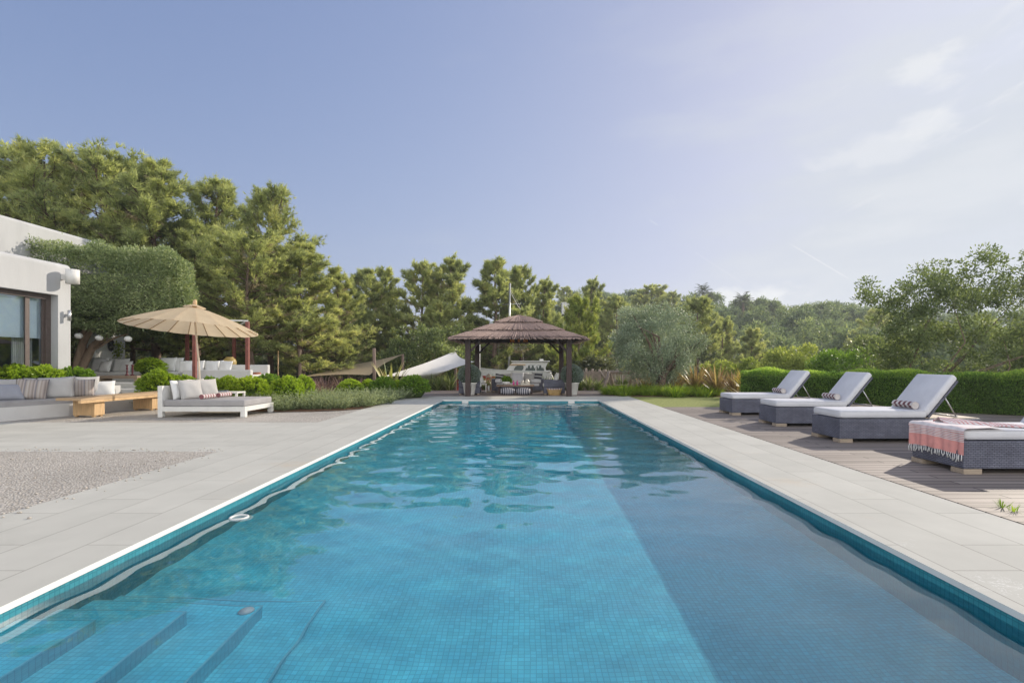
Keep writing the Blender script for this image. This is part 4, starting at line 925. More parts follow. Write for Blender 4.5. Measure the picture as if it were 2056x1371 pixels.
for _ in range(95):
    u = g.uniform(-150, 1180); Y = g.uniform(42, 62); x = XU(u, Y); z = float(terrain(x, Y)); h = g.uniform(3.5, 6.0) * (1.3 if u < 500 else 1); V, Fc, ti = ft[g.integers(6)]; w = h * 1.5
    items.append((np.stack([V[:, 0] * w + x, V[:, 1] * w + Y, V[:, 2] * h + z - .4], 1), Fc, ti))
for _ in range(120):
    u = g.uniform(-100, 1210); Y = g.uniform(29, 40)
    if 905 < u < 1150: Y = g.uniform(40, 46)
    x = XU(u, Y); z = float(terrain(x, Y)); h = g.uniform(1.6, 3.0); V, Fc, ti = ft[g.integers(6)]; w = h * 2.1
    items.append((np.stack([V[:, 0] * w + x, V[:, 1] * w + Y, V[:, 2] * h + z - .2], 1), Fc, ti))
V, Fc, ti = merge(items)
tag(np_mesh('woodland_undergrowth', V, Fc, L_dark, None, ti), kind='stuff')

# palms and skyline pines on the hill
def palm(u, v, Y, crown_r, label):
    x = XU(u, Y); z1 = ZV(v, Y); z0 = float(terrain(x, Y)); root = empty('palm_tree', (x, Y, z0), label, 'palm', 'palms on the hill')
    b = MB(); b.tube([(0, 0, 0), (.1, 0, (z1 - z0) * .5), (0, 0, z1 - z0)], [crown_r * .14, crown_r * .12, crown_r * .13], 8); b.build('trunk', M['bark'], root)
    g = np.random.default_rng(int(u)); Vs, Fs, Ts, o = [], [], [], 0
    for k in range(34):
        a = k * 2.4; th = .15 + 1.9 * (k / 34); L = crown_r * g.uniform(.85, 1.15); t = np.linspace(0, 1, 9); ang = th + .75 * t ** 1.5 
        h = np.cumsum(np.sin(ang)) * L / 9; zz = np.cumsum(np.cos(ang)) * L / 9; d = np.array([math.cos(a), math.sin(a)]); s = np.array([-d[1], d[0], 0])
        c = np.stack([d[0] * h, d[1] * h, zz + z1 - z0], 1)
        C = np.repeat(c[1:], 4, 0); sg = np.tile([1, -1, 1, -1], 8); fw = np.repeat(unit(np.diff(c, axis=0)), 4, 0)
        D = unit(s * sg[:, None] + fw * .9 + np.array([0, 0, -.25]) + g.normal(size=C.shape) * .12)
        V, Fc = leaf_tris(C, D, L * .3, L * .045, g); Vs.append(V); Fs.append(Fc + o); o += len(V); Ts.append(g.uniform(0, 1, len(Fc)))
    np_mesh('crown', np.concatenate(Vs), np.concatenate(Fs), L_palm, root, np.concatenate(Ts))
palm(1412, 586, 120, 2.0, 'palm nearest the olive tree on the hill crest'); palm(1492, 606, 120, 2.3, 'largest palm, standing against the white cloud')
palm(1544, 621, 118, 1.5, 'smallest palm, right of the cloud'); palm(1424, 596, 118, 1.3, 'drooping low palm beside the one nearest the olive tree')
for key, u, v, Y, w, lab in (('mid2', 1310, 570, 95, 1.5, 'umbrella-shaped pine on the skyline above the olive tree'), ('mid0', 1352, 584, 92, 1.2, 'dark pine on the skyline right of the umbrella-shaped one'), ('mid2', 1285, 588, 96, 1.2, 'smaller pine on the skyline left of the umbrella-shaped one'), ('mid2', 1140, 574, 110, 1.3, 'dark bluish pine far away above the thatched roof'), ('mid2', 1752, 618, 60, 1.0, 'dark pine on the skyline beside the tall airy tree'), ('mid2', 1570, 614, 120, 1.3, 'hazy pine on the skyline right of the smallest palm'), ('mid0', 1640, 624, 120, 1.3, 'hazy pine on the skyline above the lime-green tree')):
    pine(key, u, v, Y, lab, w, None, 'pines on the skyline')
# far white houses among the trees
for u, v, Y, w, h, lab in ((1140, 606, 105, 2.4, 1.6, 'tiny far white house above the thatched roof'), (1562, 646, 100, 2.6, 1.6, 'tiny far white house on the wooded slope')):
    r_ = empty('far_house', (XU(u, Y), Y, ZV(v, Y) - 2.6), lab, 'house')
    b = MB(); b.box(-w / 2, w / 2, -1.2, 1.2, 0, 2.2); b.build('wall', M['white_wall'], r_)
    b = MB(); b.box(-w / 2 - .15, w / 2 + .15, -1.35, 1.35, 2.202, 2.35); b.build('roof', M['stone_side'], r_)
# ================================================================ FURNITURE
def pillow_geo(w, h, t, n=14):
    b = MB()
    def side(sg):
        def fn(u, v):
            x, z = u * 2 - 1, v * 2 - 1
            px = x * (1 - .07 * (1 - z * z) ** 1.0 * abs(x)) ; pz = z * (1 - .07 * (1 - x * x) * abs(z))
            th = ((1 - abs(x) ** 2.6) * (1 - abs(z) ** 2.6)) ** .55
            th *= 1 + .06 * math.sin(5 * x + 3 * z) 
            return (px * w / 2, sg * t / 2 * th, (pz + .94) * h / 2)
        return fn
    b.grid(side(-1), n, n); b.grid(side(1), n, n)
    bmesh.ops.remove_doubles(b.bm, verts=b.bm.verts[:], dist=.0015)
    return b
pill_cache = {}
def pillow(loc, rz, w, h, t, mat, label, lean=12, cat='pillow', group=None, rz2=0, name='pillow'):
    key = (round(w, 3), round(h, 3), round(t, 3), mat.name)
    if key in pill_cache: o = dup(pill_cache[key])
    else: o = pillow_geo(w, h, t).build(name, mat); pill_cache[key] = o
    for kk in ('label', 'group'):
        if kk in o: del o[kk]
    o.rotation_mode = 'XYZ'
    o.matrix_world = Matrix.Translation(Vector(loc)) @ Matrix.Rotation(R(rz), 4, 'Z') @ Matrix.Rotation(R(-lean), 4, 'X') @ Matrix.Rotation(R(rz2), 4, 'Y')
    return tag(o, label, cat, group)
# pillow local -Y is its front; rz turns the front: rz=0 faces the camera, rz=90 faces +X (the pool)
def roll_geo(L, r, turns=2.2):
    b = MB(); n = 26
    # spiral section extruded along X
    pts = []
    for k in range(int(n * turns) + 1):
        a = 2 * math.pi * k / n; rr = r * (1 - .36 * (a / (2 * math.pi * turns))) if True else r
        rr = r - (r * .72) * (a / (2 * math.pi * turns)); pts.append((rr * math.cos(a), rr * math.sin(a)))
    def fn(u, v):
        q = u * (len(pts) - 1); k = min(int(q), len(pts) - 2); f = q - k
        return ((v - .5) * L, pts[k][0] * (1 - f) + pts[k + 1][0] * f, r + pts[k][1] * (1 - f) + pts[k + 1][1] * f)
    b.grid(fn, len(pts) - 1, 10)
    for k in (-1, 1):
        x = k * (L / 2 - .006); c = b.bm.verts.new((x, 0, r)); ring_ = [b.bm.verts.new((x, .9 * r * math.cos(2 * math.pi * j / 20), r + .9 * r * math.sin(2 * math.pi * j / 20))) for j in range(20)]
        for j in range(20): b.bm.faces.new((c, ring_[j], ring_[(j + 1) % 20]))
    return b
maroon, cream = (.17, .075, .085), (.62, .58, .56)
M['towel'] = stripemat('striped_towel', 'x', .105, maroon, cream, .52, .95)
M['towel_pale'] = stripemat('pale_striped_towel', 'x', .085, (.30, .13, .14), (.62, .57, .55), .5, .95)
roll0 = None
def rolled_towel(loc, rz, L, r, mat, label, group):
    o = roll_geo(L, r).build('rolled_towel', mat, fix=False); o.location = loc; o.rotation_euler = (0, 0, R(rz)); return tag(o, label, 'towel', group)

# ---------------------------------------------------------------- sun loungers on the deck
lg = empty('sun_lounger', (5.1, 8.35, .004), 'tmp', 'sun lounger', 'sun loungers on the deck')
def lounger(root, towel=True):
    b = MB(); b.box(0, 2.3, 0, .8, .06, .385, .012, 2); b.build('base', M['wicker'], root)
    for x, y in ((.03, .03), (.03, .62), (2.12, .03), (2.12, .62)):
        b = MB(); b.box(x - .035, x + .18, y - .035 if y < .3 else y, y + .15 if y < .3 else y + .185, 0, .058, .004); b.build('foot', M['teak'], root)
    b = MB(); b.box(1.42, 2.27, .03, .77, .386, .396, .002); b.build('slat_top', M['teak'], root)
    def cushion(x0, x1, y0, y1, z0, z1, bev): 
        b = MB(); b.box(x0, x1, y0, y1, z0, z1, bev, 4); return b
    o = cushion(.01, 1.44, .01, .79, .392, .515, .045).build('seat_cushion', M['cloth_mattress'], root, smooth=True)
    b = MB(); pth = lambda z: [(.03, .03, z), (1.42, .03, z), (1.42, .77, z), (.03, .77, z), (.03, .03, z)]
    for z in (.405, .503):
        P_ = [(.045, .012, z), (1.40, .012, z)]; b.tube(P_, .004, 5); b.tube([(.012, .045, z), (.012, .755, z)], .004, 5)
    b.build('piping', M['cloth_mattress'], o)
    an = R(51); ca, sa = math.cos(an), math.sin(an); hx_, hz_ = 1.46, .40
    b = MB(); b.box(0, .76, .02, .78, -.02, .015, .008); 
    bmesh.ops.transform(b.bm, matrix=Matrix.Translation((hx_, 0, hz_)) @ Matrix.Rotation(-an, 4, 'Y'), verts=b.bm.verts); b.build('back_frame', M['wicker'], root)
    b = MB(); b.box(.0, .80, .01, .79, .018, .135, .045, 4)
    bmesh.ops.transform(b.bm, matrix=Matrix.Translation((hx_, 0, hz_)) @ Matrix.Rotation(-an, 4, 'Y'), verts=b.bm.verts); b.build('back_cushion', M['cloth_mattress'], root, smooth=True)
    b = MB(); tx, tz = hx_ + ca * .5, hz_ + sa * .5 - .02
    for y in (.12, .68): b.tube([(tx, y, tz), (tx + .22, y, .405)], .011, 6)
    b.tube([(tx + .22, .10, .408), (tx + .22, .70, .408)], .011, 6); b.build('support_bracket', M['metal'], root)
lounger(lg)
LL = [('third lounger from the gazebo end, striped towel rolled on it', 8.35), ('second lounger from the gazebo end, striped towel rolled on it', 10.45), ('farthest lounger, next to the golden flax clump', 12.65), ('nearest lounger, half out of view, with a coral striped towel over its foot', 6.0)]
for k, (lab, y) in enumerate(LL):
    o = lg if k == 0 else dup(lg); o.location = (5.1, y, .004); o.rotation_euler[2] = R((.6, -.9, .8, 0)[k]); tag(o, lab)
for y, lab in ((8.35, 'maroon and white rolled towel on the third lounger from the gazebo end'), (10.45, 'maroon and white rolled towel on the second lounger from the gazebo end'), (12.65, 'maroon and white rolled towel on the farthest lounger')):
    rolled_towel((6.42, y + .36, .522), 90, .46, .068, M['towel'], lab, 'rolled towels on the loungers')
# coral towel over the nearest lounger's foot
bm_ = [(0, (.72, .26, .235)), (.30, (.72, .26, .235)), (.315, (.70, .64, .62)), (.335, (.70, .64, .62))]
m, nt = newmat('coral_striped_towel')
uvn = nd(nt, 'ShaderNodeAttribute', attribute_name='run').outputs['Fac']      # metres from the hem
coral, wht = (.74, .33, .30), (.72, .66, .65)
f1 = sstep(nt, uvn, .148, .151)                           # end of solid coral band
fr_ = mth(nt, 'FRACT', mth(nt, 'DIVIDE', mth(nt, 'SUBTRACT', uvn, .15), .019))
ln = mth(nt, 'MULTIPLY', sstep(nt, fr_, .55, .62), mth(nt, 'SUBTRACT', 1.0, sstep(nt, uvn, .27, .272)))
c = mixc(nt, f1, coral, mixc(nt, ln, wht, (.60, .26, .25)))
edge = mth(nt, 'MULTIPLY', sstep(nt, uvn, .335, .345), mth(nt, 'SUBTRACT', 1.0, sstep(nt, uvn, .352, .36)))
c = mixc(nt, mth(nt, 'MULTIPLY', edge, .6), c, coral)
n = nd(nt, 'ShaderNodeTexNoise', {'Vector': nd(nt, 'ShaderNodeTexCoord').outputs['Object'], 'Scale': 14.0, 'Detail': 4.0}).outputs[0]
c = mixc(nt, 1.0, c, ramp(nt, n, [(.3, .88), (.7, 1.05)]), 'MULTIPLY')
finish(nt, nd(nt, 'ShaderNodeBsdfPrincipled', {'Base Color': c, 'Roughness': .95, 'Specular IOR Level': .1}).outputs[0]); M['coral'] = m
def draped(nu=46, nv=40):
    """strip over the lounger foot: v runs from the hem up the front and along the top"""
    Vv, run = [], []
    zt, z0, xf = .532, .235, 5.075
    for j in range(nv + 1):
        L = j / nv * .78
        for i in range(nu + 1):
            y = 5.975 + .85 * i / nu; s = L
            wv = .010 * math.sin(y * 31 + 1) * (1 - min(1, L / .3)) + .006 * math.sin(y * 57)
            up = zt - z0
            if s < up - .05: x, z = xf + wv - .012 * math.sin(y * 9), z0 + s + .012 * math.sin(y * 7)
            elif s < up + .03: a = (s - up + .05) / .08 * math.pi / 2; x, z = xf + .05 * (1 - math.cos(a)) + wv * .5, zt - .05 + .05 * math.sin(a)
            else: x, z = xf + .05 + (s - up - .03), zt + .006 + .005 * math.sin(y * 14 + s * 9)
            Vv.append((x, y, z)); run.append(L)
    i = np.arange(nv)[:, None] * (nu + 1) + np.arange(nu)[None]; i = i.ravel()
    o = np_mesh('draped_towel', np.array(Vv), np.stack([i, i + 1, i + nu + 2, i + nu + 1], 1), M['coral'], smooth=True)
    a = o.data.attributes.new('run', 'FLOAT', 'POINT'); a.data.foreach_set('value', np.array(run, dtype=np.float32))
    return o
dt = tag(draped(), 'coral and white fringed beach towel draped over the foot of the nearest lounger', 'towel')
b = MB()
for k in range(27):
    y = 5.985 + .83 * (k + .5) / 27; x = 5.07 + random.uniform(-.004, .012); L = random.uniform(.06, .095)
    zt = .235 + .012 * math.sin(y * 7) + .006
    b.tube([(x, y, zt), (x - .004, y + random.uniform(-.012, .012), zt - L * .5), (x + random.uniform(-.01, .006), y + random.uniform(-.022, .022), zt - L)], [.004, .0055, .008], 5)
b.build('fringe', M['cloth_white'], dt)
# bunched end of the towel trailing over the mattress
def bunch(u, v):
    t = v; x = 5.30 + .75 * t; y = 6.62 - .52 * t ** .8; a = u * math.pi
    w = .12 * (1 - .55 * t) + .012 * math.sin(17 * t); hh = .055 * (1 - .75 * t) * (1 + .35 * math.sin(a * 5 + t * 8))
    return (x + .25 * w * math.cos(a), y + w * math.cos(a), .525 + hh * math.sin(a) + .004)
b = MB(); b.grid(bunch, 20, 26); o = b.build('gathered_end', M['coral'], dt, fix=False)
a = o.data.attributes.new('run', 'FLOAT', 'POINT'); a.data.foreach_set('value', np.array([.15 + .13 * ((v.co.x * 5 + v.co.y * 3) % 1) for v in o.data.vertices], dtype=np.float32))

# ---------------------------------------------------------------- daybed on the terrace
DX0, DX1, DY0, DY1 = -8.62, -6.56, 12.2, 13.6
dbd = empty('daybed', (DX0, DY0, 0), 'white wooden double daybed with grey mattress on the pebble terrace', 'daybed')
def dpart(b, name, mat, par=dbd, smooth=None): o = b.build(name, mat, par, smooth); o.location = (-DX0, -DY0, 0) if par is dbd else (0, 0, 0); return o
for x, y in ((DX0, DY0), (DX1 - .11, DY0), (DX1 - .11, DY1 - .11), (DX0, DY1 - .11)):
    hd = x == DX0
    b = MB(); b.box(x, x + .11, y, y + .11, 0, .74 if hd else .135, .006); dpart(b, 'leg', M['white_paint'])
b = MB(); b.box(DX0 + .112, DX1, DY0, DY0 + .09, .137, .25, .005); b.box(DX0 + .112, DX1, DY1 - .09, DY1, .137, .25, .005); b.box(DX1 - .09, DX1, DY0 + .092, DY1 - .092, .137, .25, .005)
dpart(b, 'frame', M['white_paint'])
b = MB(); b.box(DX0 + .03, DX0 + .085, DY0 + .112, DY1 - .112, .14, .735, .005); dpart(b, 'headboard', M['white_paint'])
b = MB(); b.box(DX0 + .12, DX1 - .03, DY0 + .03, DY1 - .03, .252, .405, .03, 3); dpart(b, 'mattress', M['cloth_grey'], smooth=True)
GP = 'pillows on the daybed'
pillow((DX0 + .33, DY0 + .42, .40), 76, .55, .5, .17, M['cloth_white'], 'white pillow nearest the headboard corner of the daybed', 14, group=GP)
pillow((DX0 + .58, DY0 + .40, .40), 62, .55, .52, .19, M['cloth_light'], 'pale grey pillow in front on the near side of the daybed', 20, group=GP)
pillow((DX0 + .35, DY0 + 1.02, .40), 80, .55, .5, .17, M['cloth_white'], 'white pillow behind the far grey pillow on the daybed', 14, group=GP)
pillow((DX0 + .62, DY0 + 1.0, .40), 64, .55, .52, .19, M['cloth_light'], 'pale grey pillow on the far side of the daybed', 20, group=GP)
rolled_towel((DX0 + .93, DY0 + .43, .406), 82, .44, .062, M['towel_pale'], 'pink striped rolled towel on the near half of the daybed', 'rolled towels on the daybed')
rolled_towel((DX0 + .97, DY0 + 1.05, .406), 82, .44, .062, M['towel_pale'], 'pink striped rolled towel on the far half of the daybed', 'rolled towels on the daybed')
# small white side table with a book
st = empty('side_table', (XU(458, 14.1), 14.1, 0), 'small white wooden side table behind the daybed, book on top', 'table')
b = MB(); b.box(-.36, .36, -.22, .22, .46, .50, .004); b.build('table_top', M['white_paint'], st)
for x in (-.355, .305):
    for y in (-.215, .165): b = MB(); b.box(x, x + .05, y, y + .05, 0, .458, .003); b.build('leg', M['white_paint'], st)
b = MB(); b.box(-.09, -.04, -.215, -.165, .012, .458); b.build('divider', M['white_paint'], st)
b = MB(); b.box(-.14, .14, -.1, .1, 0, .018, .003); b.box(-.13, .135, -.095, .095, .0182, .03, .002)
o = b.build('book', pbr('book_cover', (.16, .18, .22), .4, .3, 6)); o.location = (XU(446, 14.05), 14.05, .501); o.rotation_euler = (0, 0, .3); tag(o, 'dark-covered magazine lying on the small white side table', 'book')

# ---------------------------------------------------------------- parasol
pcx, pcy = XU(386, 13.9), 13.9
pz = empty('parasol', (XU(404, 13.9), 13.9, 0), 'large round beige parasol with many ribs standing behind the daybed', 'parasol')
off = Vector((pcx, pcy, 0)) - pz.location
m, nt = newmat('beige_parasol_cloth')
n = nd(nt, 'ShaderNodeTexNoise', {'Vector': nd(nt, 'ShaderNodeTexCoord').outputs['Object'], 'Scale': 3.0, 'Detail': 5.0}).outputs[0]
c = ramp(nt, n, [(.3, (.74, .60, .41)), (.7, (.80, .66, .47))])
finish(nt, nd(nt, 'ShaderNodeMixShader', {0: .5, 1: nd(nt, 'ShaderNodeBsdfDiffuse', {0: c}).outputs[0], 2: nd(nt, 'ShaderNodeBsdfTranslucent', {0: c}).outputs[0]}).outputs[0]); M['beige'] = m
NR, RP, z0, z1 = 20, 1.60, 2.20, 2.78
tilt = Matrix.Translation(off + Vector((0, 0, z0))) @ Matrix.Rotation(R(2.5), 4, 'Y') @ Matrix.Rotation(R(-5.2), 4, 'X') @ Matrix.Translation((0, 0, -z0))
def can(rf, k, sub):  # scalloped slightly between ribs
    a = 2 * math.pi * (k + sub) / NR; s = 1 - .012 * math.sin(math.pi * sub) * rf
    r = RP * rf * s; return Vector((r * math.cos(a), r * math.sin(a), z0 + (z1 - z0) * (1 - rf ** 1.35) - .016 * math.sin(math.pi * sub) * rf))
b = MB(); rows = [.075, .25, .45, .65, .85, 1.0]; vv = {}
for ri, rf in enumerate(rows):
    for k in range(NR):
        for sI in range(3): vv[ri, k, sI] = b.bm.verts.new(tilt @ can(rf, k, sI / 3))
for ri in range(len(rows) - 1):
    for k in range(NR):
        for sI in range(3):
            k2, s2 = (k, sI + 1) if sI < 2 else ((k + 1) % NR, 0)
            b.bm.faces.new((vv[ri, k, sI], vv[ri, k2, s2], vv[ri + 1, k2, s2], vv[ri + 1, k, sI]))
b.build('canopy', M['beige'], pz, fix=False)
b = MB(); 
for k in range(NR): b.face([tilt @ (can(.0, k, 0) + Vector((0, 0, .09))), tilt @ (can(.17, k, 0) + Vector((0, 0, .05))), tilt @ (can(.17, (k + 1) % NR, 0) + Vector((0, 0, .05)))])
b.build('vent', M['beige'], pz, fix=False)
for k in range(NR):
    b = MB(); b.tube([tilt @ (can(rf, k, 0) - Vector((0, 0, .02))) for rf in (.05, .3, .6, .98)], .011, 5); b.build('rib', M['pine_wood'], pz)
b = MB(); b.lathe([(0, 2.78), (.055, 2.78), (.05, 2.90), (.035, 2.98), (.0, 2.99)], 12); bmesh.ops.transform(b.bm, matrix=tilt, verts=b.bm.verts); b.build('finial', M['pine_wood'], pz)
b = MB(); b.tube([(0, 0, 0), (off.x * .3, 0, 1.4), (off.x * .85, off.y, 2.75)], .024, 12); b.lathe([(.0, 0), (.28, 0), (.28, .05), (.05, .09), (.05, .3), (.035, .32)], 20); b.build('pole', pbr('pale_pole', (.62, .53, .43), .5, .1, 9), pz)

# ---------------------------------------------------------------- bench and built-in seat at left
bw = empty('wooden_bench', (-10.75, 11.9, 0), 'long honey-coloured wooden bench with block legs', 'bench')
b = MB(); b.box(0, .62, 0, 3.3, .415, .475, .004); o = b.build('seat_board', pbr('bench_planks', (.44, .31, .19), .6, .2, 6, .1, 40, stretch=(9, 1.2, 9)), bw)
o.rotation_euler = (0, 0, -.075)
b = MB(); b.box(.55, .622, -.002, 3.302, .35, .4135, .004); o = b.build('apron', M['pine_wood'], bw); o.rotation_euler = (0, 0, -.075)
M['pine_block'] = pbr('honey_pine_block', (.54, .36, .19), .55, .2, 5, .1, 40, stretch=(7, 7, 1.0), detail=7)
for y0 in (.42, 2.15):
    b = MB(); b.box(-.0, .55, y0, y0 + .28, .035, .413, .005); b.box(.02, .08, y0 + .02, y0 + .08, 0, .036); b.box(.46, .52, y0 + .02, y0 + .08, 0, .036); b.box(.46, .52, y0 + .2, y0 + .26, 0, .036)
    o = b.build('block_leg', M['pine_block'], bw); o.rotation_euler = (0, 0, -.075)
# built-in masonry seat
seat = empty('masonry_seat', (-11.4, 12, 0), 'built-in white rendered seat running along the terrace edge behind the bench', 'seat')
b = MB()
p0 = [(-12.2, 9.6), (-11.55, 11.2), (-11.05, 12.6), (-10.85, 14.4), (-10.9, 15.3)]
p1 = [(-13.4, 9.9), (-12.7, 11.6), (-12.15, 12.9), (-11.9, 14.4), (-11.9, 15.3)]
def strip(b, A_, B__, z0, z1):
    for k in range(len(A_) - 1):
        a0, a1, c0_, c1_ = A_[k], A_[k + 1], B__[k], B__[k + 1]
        b.face([(*a0, z1), (*a1, z1), (*c1_, z1), (*c0_, z1)]); b.face([(*a0, z0), (*a1, z0), (*a1, z1), (*a0, z1)]); b.face([(*c0_, z0), (*c1_, z0), (*c1_, z1), (*c0_, z1)])
    b.face([(*A_[-1], z0), (*B__[-1], z0), (*B__[-1], z1), (*A_[-1], z1)]); b.face([(*A_[0], z0), (*B__[0], z0), (*B__[0], z1), (*A_[0], z1)])
strip(b, p0, p1, -.02, .30); o = b.build('seat_wall', M['white_wall'], seat); o.location = (11.4, -12, 0)
sh = lambda L_, d: [(x - d, y) for x, y in L_]
b = MB(); strip(b, sh(p0, .03)[:4], sh(p1, .0)[:4], .302, .43); bmesh.ops.remove_doubles(b.bm, verts=b.bm.verts[:], dist=.001)
bmesh.ops.bevel(b.bm, geom=[e for e in b.bm.edges if len(e.link_faces) == 2 and e.calc_face_angle(0) > 1.0], offset=.03, segments=3, affect='EDGES', clamp_overlap=True)
o = b.build('seat_cushion', M['cloth_grey'], seat, smooth=False); o.location = (11.4, -12, 0)
b = MB(); strip(b, p1, sh(p1, .35), .302, .62); o = b.build('back_wall', M['white_wall'], seat); o.location = (11.4, -12, 0)
b = MB(); b.box(-13.2, -11.75, 10.55, 10.95, -.01, .235, .02); o = b.build('step_block', M['white_wall'], seat); o.location = (11.4, -12, 0)
M['beige_stripe'] = stripemat('beige_striped_cloth', 'x', .20, (0, 0, 0), (1, 1, 1), bands=[(0, (.46, .41, .37)), (.22, (.25, .21, .20)), (.30, (.46, .41, .37)), (.45, (.20, .19, .22)), (.58, (.40, .35, .31)), (.72, (.50, .46, .42)), (.86, (.33, .28, .25)), (1, (.46, .41, .37))])
GB = 'pillows on the built-in seat'
def seatp(u, Y, rz, w, h, mat, lab, lean=18, z=.43, t=.2, rz2=0):
    pillow((XU(u, Y), Y, z), rz, w, h, t, mat, lab, lean, group=GB, rz2=rz2)
seatp(12, 11.9, 42, .66, .43, M['cloth_blue'], 'blue-grey pillow at the left edge of the built-in seat', 30)
seatp(20, 12.5, 42, .6, .5, M['cloth_light'], 'pale pillow behind the blue-grey one at the left edge', 14)
seatp(60, 12.2, 35, .60, .52, M['beige_stripe'], 'beige and grey striped pillow next to the blue-grey one', 20, rz2=4)
seatp(74, 12.7, 38, .55, .52, M['cloth_light'], 'plain pale pillow peeking out behind the left striped pillow', 14)
seatp(111, 12.6, 30, .74, .56, M['cloth_light'], 'largest plain grey pillow in the middle of the built-in seat', 20, rz2=-3)
seatp(160, 13.2, 40, .62, .48, M['beige_stripe'], 'beige and brown striped pillow right of the large grey pillow', 22)
seatp(176, 13.8, 50, .55, .52, M['cloth_light'], 'pale pillow behind the right striped pillow', 14)
seatp(205, 14.0, 40, .58, .48, M['cloth_white'], 'white pillow at the right end of the built-in seat', 22, z=.36)

# ---------------------------------------------------------------- raised terrace lounge
tz = .50
GT = 'white pillows on the raised terrace'
sofa2 = empty('built_in_sofa', (XU(215, 19.5), 19.5, tz), 'long white built-in sofa in front of the white garden wall', 'sofa')
b = MB(); b.box(-1.0, 3.6, -.5, .35, 0, .34, .03); b.build('seat', M['white_wall'], sofa2)
b = MB(); b.box(-1.0, 3.6, .352, .52, 0, .72, .03); b.build('backrest', M['white_wall'], sofa2)
b = MB(); b.box(-.95, 3.55, -.47, .345, .342, .44, .03, 3); b.build('seat_cushion', M['cloth_white'], sofa2, smooth=True)
for k, (u, lab, s, y, zz) in enumerate(((184, 'white pillow at the left end of the long built-in sofa', .62, 19.6, .44), (197, 'white pillow second from left on the long built-in sofa', .6, 19.3, .44), (208, 'small white pillow in front on the long built-in sofa', .48, 19.0, .44), (226, 'white pillow left of the two dark candlesticks', .58, 19.6, .44), (240, 'white pillow right behind the left candlestick', .58, 19.35, .44), (250, 'small white pillow beside the candlesticks', .46, 19.05, .44), (334, 'white pillow right of the round bush in the pot', .62, 19.5, .44), (347, 'white pillow at the right end of the long built-in sofa', .62, 19.6, .44))):
    pillow((XU(u, y), y, tz + zz), 8 * math.sin(k * 2.2), s, s * .95, .18, M['cloth_white'], lab, 18, group=GT, rz2=5 * math.sin(k * 3.1))
tb = empty('long_table', (XU(250, 17.6), 17.6, tz), 'long low wooden table edge at the top of the stone steps', 'table')
b = MB(); b.box(-.75, .65, -.3, .3, .25, .345, .008); b.build('table_top', pbr('grey_brown_wood', (.25, .19, .14), .7, .2, 5, stretch=(1, 8, 8)), tb)
for x in (-.7, .52):
    b = MB(); b.box(x, x + .08, -.26, .26, 0, .248); b.build('leg', M['teak'], tb)
GC = 'dark turned candlesticks on the long table'
for u, lab in ((255, 'left dark red candlestick on the long table'), (266, 'right dark red candlestick on the long table')):
    b = MB(); b.lathe([(0, 0), (.06, 0), (.055, .03), (.02, .06), (.03, .12), (.018, .18), (.032, .24), (.018, .30), (.03, .33), (.055, .36), (0, .365)], 14)
    o = b.build('candlestick', pbr('dark_red_lacquer', (.10, .018, .025), .35, .2, 9)); o.location = (XU(u, 17.6), 17.6, tz + .346); tag(o, lab, 'candlestick', GC)
ws = empty('low_white_sofa', (XU(430, 18.3), 18.3, 0), 'low white masonry seat wall under the red pergola', 'sofa')
X0, X1 = XU(366, 18) - XU(430, 18.3), XU(503, 18) - XU(430, 18.3)
b = MB(); b.box(X0, X1, -.3, -.12, .3, 1.03, .03); b.build('front_wall', M['white_wall'], ws)
b = MB(); b.box(X0 - .2, X1, .9, 1.1, .3, 1.2, .03); b.build('backrest', M['white_wall'], ws)
b = MB(); b.box(X0, X1, -.118, .898, .3, .86, .02); b.build('seat', M['white_wall'], ws)
for k, (u, lab, y) in enumerate(((371, 'white pillow at the left end of the masonry seat wall', 18.5), (382, 'white pillow partly behind the red pergola post', 18.7), (396, 'white pillow just right of the parasol pole', 18.6), (409, 'white pillow half hidden in the middle of the seat wall', 18.9), (424, 'square white pillow in the middle of the seat wall', 18.6), (434, 'white pillow half hidden between the two square ones', 18.9), (450, 'square white pillow beside the yellow jar', 18.6))):
    pillow((XU(u, y), y, .88), 6 * math.sin(k * 1.9), .5, .5, .17, M['cloth_white'], lab, 12, group=GT, rz2=4 * math.sin(k * 2.3))
M['ochre'] = pbr('ochre_glaze', (.42, .29, .06), .45, .25, 4, col2=(.36, .27, .12))
def jar(u, Y, z, r, h, mat, lab, low=None):
    root = empty('clay_jar', (XU(u, Y), Y, z), lab, 'jar', 'big clay jars on the raised terrace')
    b = MB(); b.lathe([(r * .55, 0), (r * .8, h * .2), (r * .95, h * .42)], 24); b.build('lower_body', low or mat, root)
    b = MB(); b.lathe([(r * .952, h * .421), (r, h * .6), (r * .85, h * .82), (r * .55, h * .95), (r * .5, h), (r * .56, h * 1.02), (r * .42, h * 1.0)], 24, cap=False); b.build('upper_body', mat, root)
jar(461, 19.6, 1.02, .24, .47, M['ochre'], 'ochre and grey glazed jar on the seat wall beside the white pillows', pbr('grey_clay', (.30, .25, .20), .8, .2, 6))
jar(291, 21.5, .75, .27, .72, M['ochre'], 'ochre jar behind the round bush in the pot')
jar(516, 18.8, .3, .24, .62, M['terracotta'], 'terracotta jar right of the seat wall among the shrubs')
